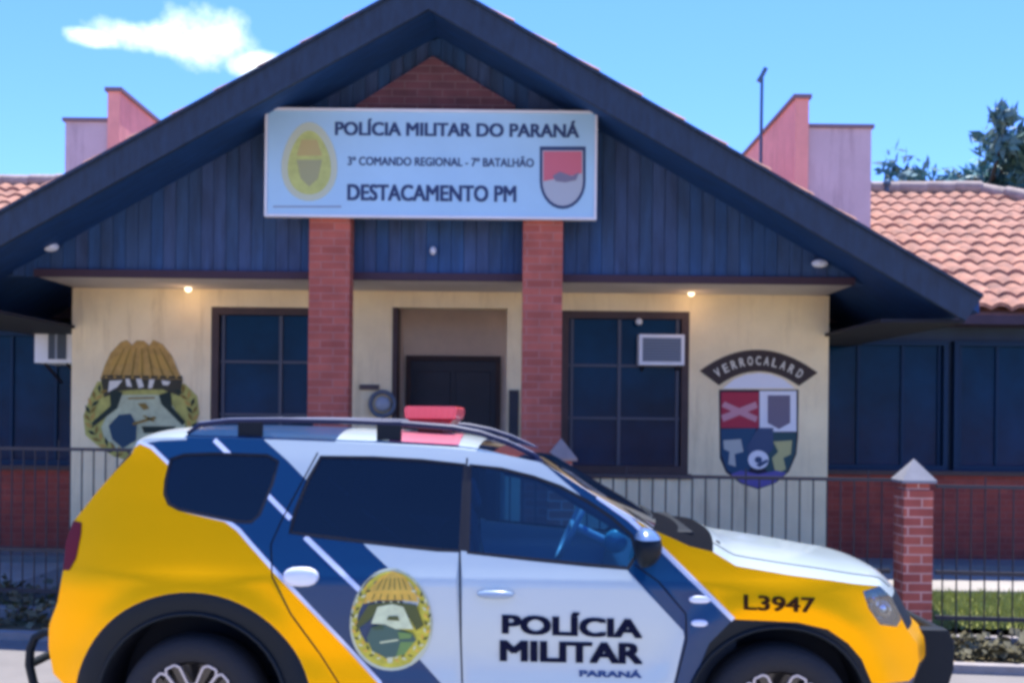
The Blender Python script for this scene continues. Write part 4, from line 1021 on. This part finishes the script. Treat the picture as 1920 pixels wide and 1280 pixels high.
# roof light
xa, za = hit(758, 761, -.3); xb, zb_ = hit(856, 801, -.3); xm = (xa+xb)/2; hw_ = (xb-xa)/2
lb = bpy.data.objects.new('roof_light', None); C.objects.link(lb); lb.parent = car; lb.location = (xm, 0, zb_)
mb = MB(); hh = za-zb_
low = [(-hw_*.6, 0), (hw_*.6, 0), (hw_*.92, hh*.40), (-hw_*.92, hh*.40)]
mb.prism(low, -.29, .29); o = mb.obj('lower_lens', mat('deep_red_lens', (.28, .004, .015), .3, coat=.3, spec=.3), None, .008); o.parent = lb
mb = MB(); prof = [(-hw_*.93, hh*.41), (hw_*.93, hh*.41), (hw_*.98, hh*.55), (hw_, hh*.9), (hw_*.9, hh), (-hw_*.9, hh), (-hw_, hh*.9), (-hw_*.98, hh*.55)]
for k in range(9): mb.box(-hw_*.9+k*hw_*.225-.002, -hw_*.9+k*hw_*.225+.002, -.303, -.3005, hh*.46, hh*.9)
mb.prism(prof, -.30, .30); o = mb.obj('red_lens', M['red'], None, .012); o.parent = lb
mb = MB(); mb.box(-hw_*.5, hw_*.5, -.26, .26, -.09, -.001); o = mb.obj('mounting_plinth', M['tail'], None, .006); o.parent = lb
mb = MB(); xc_, w2 = xm, .17
for i in range(len(rows)-1):      # reflection of the red light, painted as a patch on the roof
    pass
mb = MB(); n = 12
def roofz(x, sv):
    best = None
    for i in range(isp*subdiv, isc*subdiv):
        a, b = rows[i][0], rows[i+1][0]
        if a[0] <= x <= b[0]:
            t = (x-a[0])/(b[0]-a[0]); z0 = a[2]+(b[2]-a[2])*t; S_ = Ss(x, z0); k = 1-abs(sv)**3.2; return S_, z0+.058*k
    return Ss(x, 1.6), 1.62
for j in range(n):
    s0, s1 = -.96+.7*j/n, -.96+.7*(j+1)/n; vs = []
    for x, s_ in ((xm-w2, s0), (xm+w2, s0), (xm+w2, s1), (xm-w2, s1)):
        S_, z = roofz(x, s_); vs.append((x, s_*S_, z+.006))
    mb.add(vs, [(0, 1, 2, 3)])
cobj(mb, 'roof_red_reflection', M['redrefl'], fix=False)
for s in (-1, 1):
    mb = MB(); pts = []
    for i in range(iho*subdiv, igr*subdiv): p = rows[i][2 if s < 0 else NS-2]; pts.append(Vector(p)+Vector((0, 0, .001)))
    mb.tube(pts, .003, 6); cobj(mb, 'bonnet_gap', M['seam'])
# mirrors
for s in (-1, 1):
    x, z = hit(1206, 1024, -.98); mb = MB()
    bm = bmesh.new(); bmesh.ops.create_uvsphere(bm, u_segments=20, v_segments=14, radius=1)
    vs = [(x+v.co.x*.085*(1 if v.co.x > 0 else .45), s*(.985+v.co.y*.12), z+v.co.z*.085*(1-.12*v.co.z)) for v in bm.verts]; fs = [[v.index for v in f.verts] for f in bm.faces]; bm.free()
    mb.add(vs, fs, 0, True); mb.tube([(x-.0, s*.80, z-.06), (x, s*.93, z-.04)], .028, 8)
    o = cobj(mb, 'door_mirror', M['clad'])
    mb = MB(); vs2 = [(x+a*.088*(1 if a > 0 else .48), s*(.985+b*.124), z+c*.088) for a, b, c in [(math.cos(t)*math.cos(p), math.sin(t)*math.cos(p), math.sin(p)) for p in [R(25+65*i/6) for i in range(7)] for t in [2*math.pi*k/20 for k in range(20)]]]
    mb.add(vs2, [(i*20+k, i*20+(k+1) % 20, (i+1)*20+(k+1) % 20, (i+1)*20+k) for i in range(6) for k in range(20)], 0, True)
    o2 = mb.obj('mirror_cap', mat('mirror_cap_paint', (.12, .20, .36), .25, coat=1)); o2.parent = o
# door handles
def capsule(x, z, w_, h_, s, name, m, out=.02, par=None):
    mb = MB(); n = 16; rings = []
    for k, (sc, d) in enumerate(((1, .0), (1, out*.6), (.8, out), (.3, out*1.15))):
        rings += [(x+w_*sc*math.copysign(abs(math.cos(2*math.pi*i/n))**.7, math.cos(2*math.pi*i/n)), s*(Ss(x, z)+d), z+h_*sc*math.sin(2*math.pi*i/n)) for i in range(n)]
    fs = [(k*n+i, k*n+(i+1) % n, (k+1)*n+(i+1) % n, (k+1)*n+i) for k in range(3) for i in range(n)]+[tuple(range(3*n, 4*n))]
    mb.add(rings, fs, 0, True); o = mb.obj(name, m); o.parent = par or car; return o
for s in (-1, 1):
    x, z = hit(565, 1080); capsule(x, z, .082, .045, s, 'door_handle', M['stripe'], .03, doors[('r', s)])
    x, z = hit(929, 1113); capsule(x, z, .085, .02, s, 'door_handle', mat('handle_grey', (.25, .34, .44), .3, coat=.8), .03, doors[('f', s)])
    x, z = hit(1312, 1123); capsule(x, z, .05, .017, s, 'side_badge', M['stripe'], .012)
    x, z = hit(1311, 1167); capsule(x, z, .038, .016, s, 'side_indicator', M['stripe'], .012)
# lettering and badge on the doors
def cartext(s_, x0, x1, yt, yb, yb2, m, side, par, bold=.05, dzr=0):
    vs, fs = textverts(s_, bold); (ax, az), (bx, bz), (cx, cz), (dx, dz) = hit(x0, yb), hit(x1, yb2), hit(x0, yt), hit(x1, yt+(yb2-yb))
    mb = MB(); out = []; k_ = len(vs)//TEXT_LAYERS[0]
    for i, (u, v) in enumerate(vs):
        uu = u if side < 0 else 1-u
        x = (ax+(bx-ax)*uu)*(1-v)+(cx+(dx-cx)*uu)*v; z = (az+(bz-az)*uu)*(1-v)+(cz+(dz-cz)*uu)*v
        out.append((x, side*(Ss(x, z)+.005+.0005*(i//k_)), z))
    mb.add(out, fs); o = mb.obj('lettering', m, fix=False); o.parent = par
ink = mat('dark_blue_vinyl', (.001, .004, .025), .6, spec=.1)
for s in (-1, 1):
    fd, rd_ = doors[('f', s)], doors[('r', s)]
    cartext('POLÍCIA', 941, 1204, 1142, 1187, 1196, ink, s, fd, .036)
    cartext('MILITAR', 937, 1205, 1199, 1238, 1244, ink, s, fd, .036)
    cartext('PARANÁ', 1086, 1203, 1252, 1267, 1270, mat('faded_blue_vinyl', (.04, .08, .2), .6, spec=.1), s, fd, .04)
    cartext('L3947', 1394, 1528, 1113, 1142, 1148, M['numink'], s, car, .022)
    mb = MB()
    def B(pts, mi, k):
        out = []
        for px, py in pts:
            x, z = hit(px, py); out.append((x, s*(Ss(x, z)+.004+.0025*k), z))
        mb.add(out, [tuple(range(len(out)))], mi)
    def q(x, y): return (640+x/5.816, 1050+y/5.816)
    def Bq(pts, mi, k): B([q(x, y) for x, y in pts], mi, k)
    def eg(sc, cx=545, cy=640):
        return [(cx+ (450*sc)*math.cos(t)*(1+.10*math.sin(t)), cy+(560*sc)*math.sin(t)) for t in [2*math.pi*k/40 for k in range(40)]]
    # densely fanned discs so that they follow the door
    Bq(eg(1.0), 0, 0); Bq(eg(.94), 1, 1)
    Bq([(430, 180), (560, 110), (690, 170), (800, 330), (840, 450), (680, 430), (400, 430), (240, 470), (290, 330)], 2, 2)
    Bq([(300, 480), (540, 440), (820, 480), (900, 700), (820, 760), (740, 600), (600, 480), (440, 500), (320, 640), (180, 740), (160, 700)], 3, 3)
    Bq([(400, 500), (560, 470), (680, 500), (790, 740), (600, 740), (480, 690), (330, 680)], 4, 4)
    Bq([(520, 600), (620, 600), (640, 650), (500, 640)], 3, 5)
    Bq([(330, 730), (460, 690), (640, 750), (780, 790), (820, 860), (700, 1000), (520, 1070), (340, 980), (280, 840)], 5, 3)
    Bq([(330, 720), (450, 690), (470, 740), (370, 750)], 6, 5); Bq([(620, 770), (780, 790), (760, 840), (640, 850)], 7, 5)
    Bq([(650, 880), (800, 880), (700, 1010), (600, 1040)], 7, 4); Bq([(500, 1050), (570, 1045), (560, 1110), (510, 1110)], 8, 4)
    for k, pl in enumerate(spray(545, 640, 400, 430, 95, 225, 13, 70, 15)+spray(545, 640, 400, 430, 85, -45, 13, 70, 15)): Bq(pl, (2, 3, 8)[k % 3], 1.3+.04*k)
    for k in range(6):
        x0 = 330+k*84; Bq([(x0, 425), (x0+12, 425), (560+(x0-545)*.5+8, 190), (560+(x0-545)*.5, 190)], 3, 2.6)
    for k in range(7): Bq(ell(300+k*82, 446, 11, 11, 8), 8, 3.6)
    for pl in ([(420, 880), (620, 850), (630, 866), (430, 898)], [(400, 940), (600, 930), (600, 944), (405, 955)]): Bq(pl, 4, 3.7)
    o = mb.obj('badge', [mat('badge_rim', (.50, .55, .40), .5), M['wreath'], M['gold'], mat('badge_olive', (.06, .08, .012), .5), M['pale'], M['teal'], M['dgreen'], M['mgreen'], mat('badge_light', (.6, .62, .35), .5)], fix=False); o.parent = rd_
# wiper lying along the foot of the screen
mb = MB(); x, z = EP[ico][0]+.05, EP[ico][1]
mb.tube([(x, -.35, z+.012), (x+.01, 0, z+.022), (x, .35, z+.02)], .008, 6); cobj(mb, 'wiper', M['clad'])
mb = MB()
cx0, cz0 = hit(1262, 984, -.2); cx1, cz1 = hit(1352, 1008, -.2)
mb.obox((cx0, -.55, cz0-.01), (cx0, .55, cz0-.01), .12, .03); mb.obox((cx0+.1, -.62, cz0-.05), (cx0+.1, .62, cz0-.05), .16, .03); cobj(mb, 'cowl_panel', M['clad'], .01)
# cabin
mb = MB(); mb.box(-1.4, 1.1, -.70, .70, .36, .42); mb.box(.95, 1.22, -.68, .68, .42, .98); cobj(mb, 'cabin_floor', M['trim'])
mb = MB(); mb.prism([(.62, .70), (1.2, .70), (1.2, 1.02), (.86, 1.06), (.68, .98)], -.66, .66); cobj(mb, 'dashboard', mat('dash_vinyl', (.03, .07, .12), .5), .02)
for y in (-.36, .36):
    mb = MB(); mb.box(-.15, .38, y-.25, y+.25, .50, .66); cobj(mb, 'seat', M['seatm'], .04)
    mb = MB(); mb.prism([(-.12, .62), (.02, .62), (-.10, 1.18), (-.22, 1.18)], y-.24, y+.24); cobj(mb, 'seat_back', M['seatm'], .04)
    mb = MB(); mb.prism([(-.15, 1.20), (-.05, 1.20), (-.10, 1.37), (-.20, 1.37)], y-.13, y+.13); cobj(mb, 'headrest', M['seatm'], .03)
mb = MB(); mb.box(-1.05, -.55, -.64, .64, .5, .68); mb.prism([(-1.06, .66), (-.92, .66), (-1.04, 1.2), (-1.16, 1.2)], -.64, .64); cobj(mb, 'rear_seat', M['seatm'], .04)
# steering wheel in front of the near-side seat as seen through the glass
sx, sz = hit(1074, 985, -.36); c_ = Vector((sx, -.36, sz)); ax = Vector((-.9, 0, .42)).normalized(); u = ax.cross(Vector((0, 1, 0))).normalized()
mb = MB(); mb.tube([c_+u*.18*math.cos(t)+Vector((0, 1, 0))*.18*math.sin(t) for t in [2*math.pi*k/28 for k in range(28)]], .014, 8, close=True)
mb.tube([c_, c_-ax*.25], .025, 8); mb.tube([c_-Vector((0, .17, 0)), c_+Vector((0, .17, 0))], .016, 6); cobj(mb, 'steering_wheel', M['wheelgrey'])
mb = MB(); x, z = hit(1150, 1000, -.3); mb.lathe([(0, .0), (.01, .05), (.03, .06), (.05, .05)], x, -.5, z-.02, 'y', 16); cobj(mb, 'dash_reflection', mat('reflection_teal', (.12, .35, .42), .3))  # teal disc added for the pale reflections at the dashboard
# black push bar at the nose and tube guard at the tail
xg = EP[-3][0]+.17
mb = MB(); x0, zt = hit(1726, 1178, -.45); x1, _ = hit(1787, 1180, -.45)
for y in (-.42, .42):
    mb.prism([(x0-.10, .40), (x1-.03, .40), (x1, .50), (x1, zt-.06), (x1-.03, zt), (x0+.0, zt), (x0-.02, .6)], y-.05, y+.05)
for z in (zt-.04, (zt+.42)/2, .45): mb.tube([(x1-.06, -.44, z), (x1-.03, -.3, z), (x1-.03, .3, z), (x1-.06, .44, z)], .03, 10)
mb.box(x0-.15, x1-.02, -.40, .40, .36, .44)
cobj(mb, 'push_bar', M['clad'], .006)
mb = MB(); tp_ = [hit(a, b, -.5) for a, b in ((104, 1186), (84, 1184), (66, 1194), (57, 1215), (55, 1245), (63, 1280), (78, 1310), (110, 1330))]
for y in (-.5, .5): mb.tube([(x, y, z) for x, z in tp_], .022, 10)
mb.tube([(tp_[4][0], -.5, tp_[4][1]), (tp_[4][0], .5, tp_[4][1])], .022, 10)
cobj(mb, 'tow_guard', M['clad'])
mb = MB(); mb.box(-1.98, -1.80, -.62, .62, .33, .47); cobj(mb, 'rear_bumper_skirt', M['clad'], .02)
mb = MB(); mb.box(1.90, 2.10, -.55, .55, .33, .47); cobj(mb, 'front_bumper_skirt', M['clad'], .02)
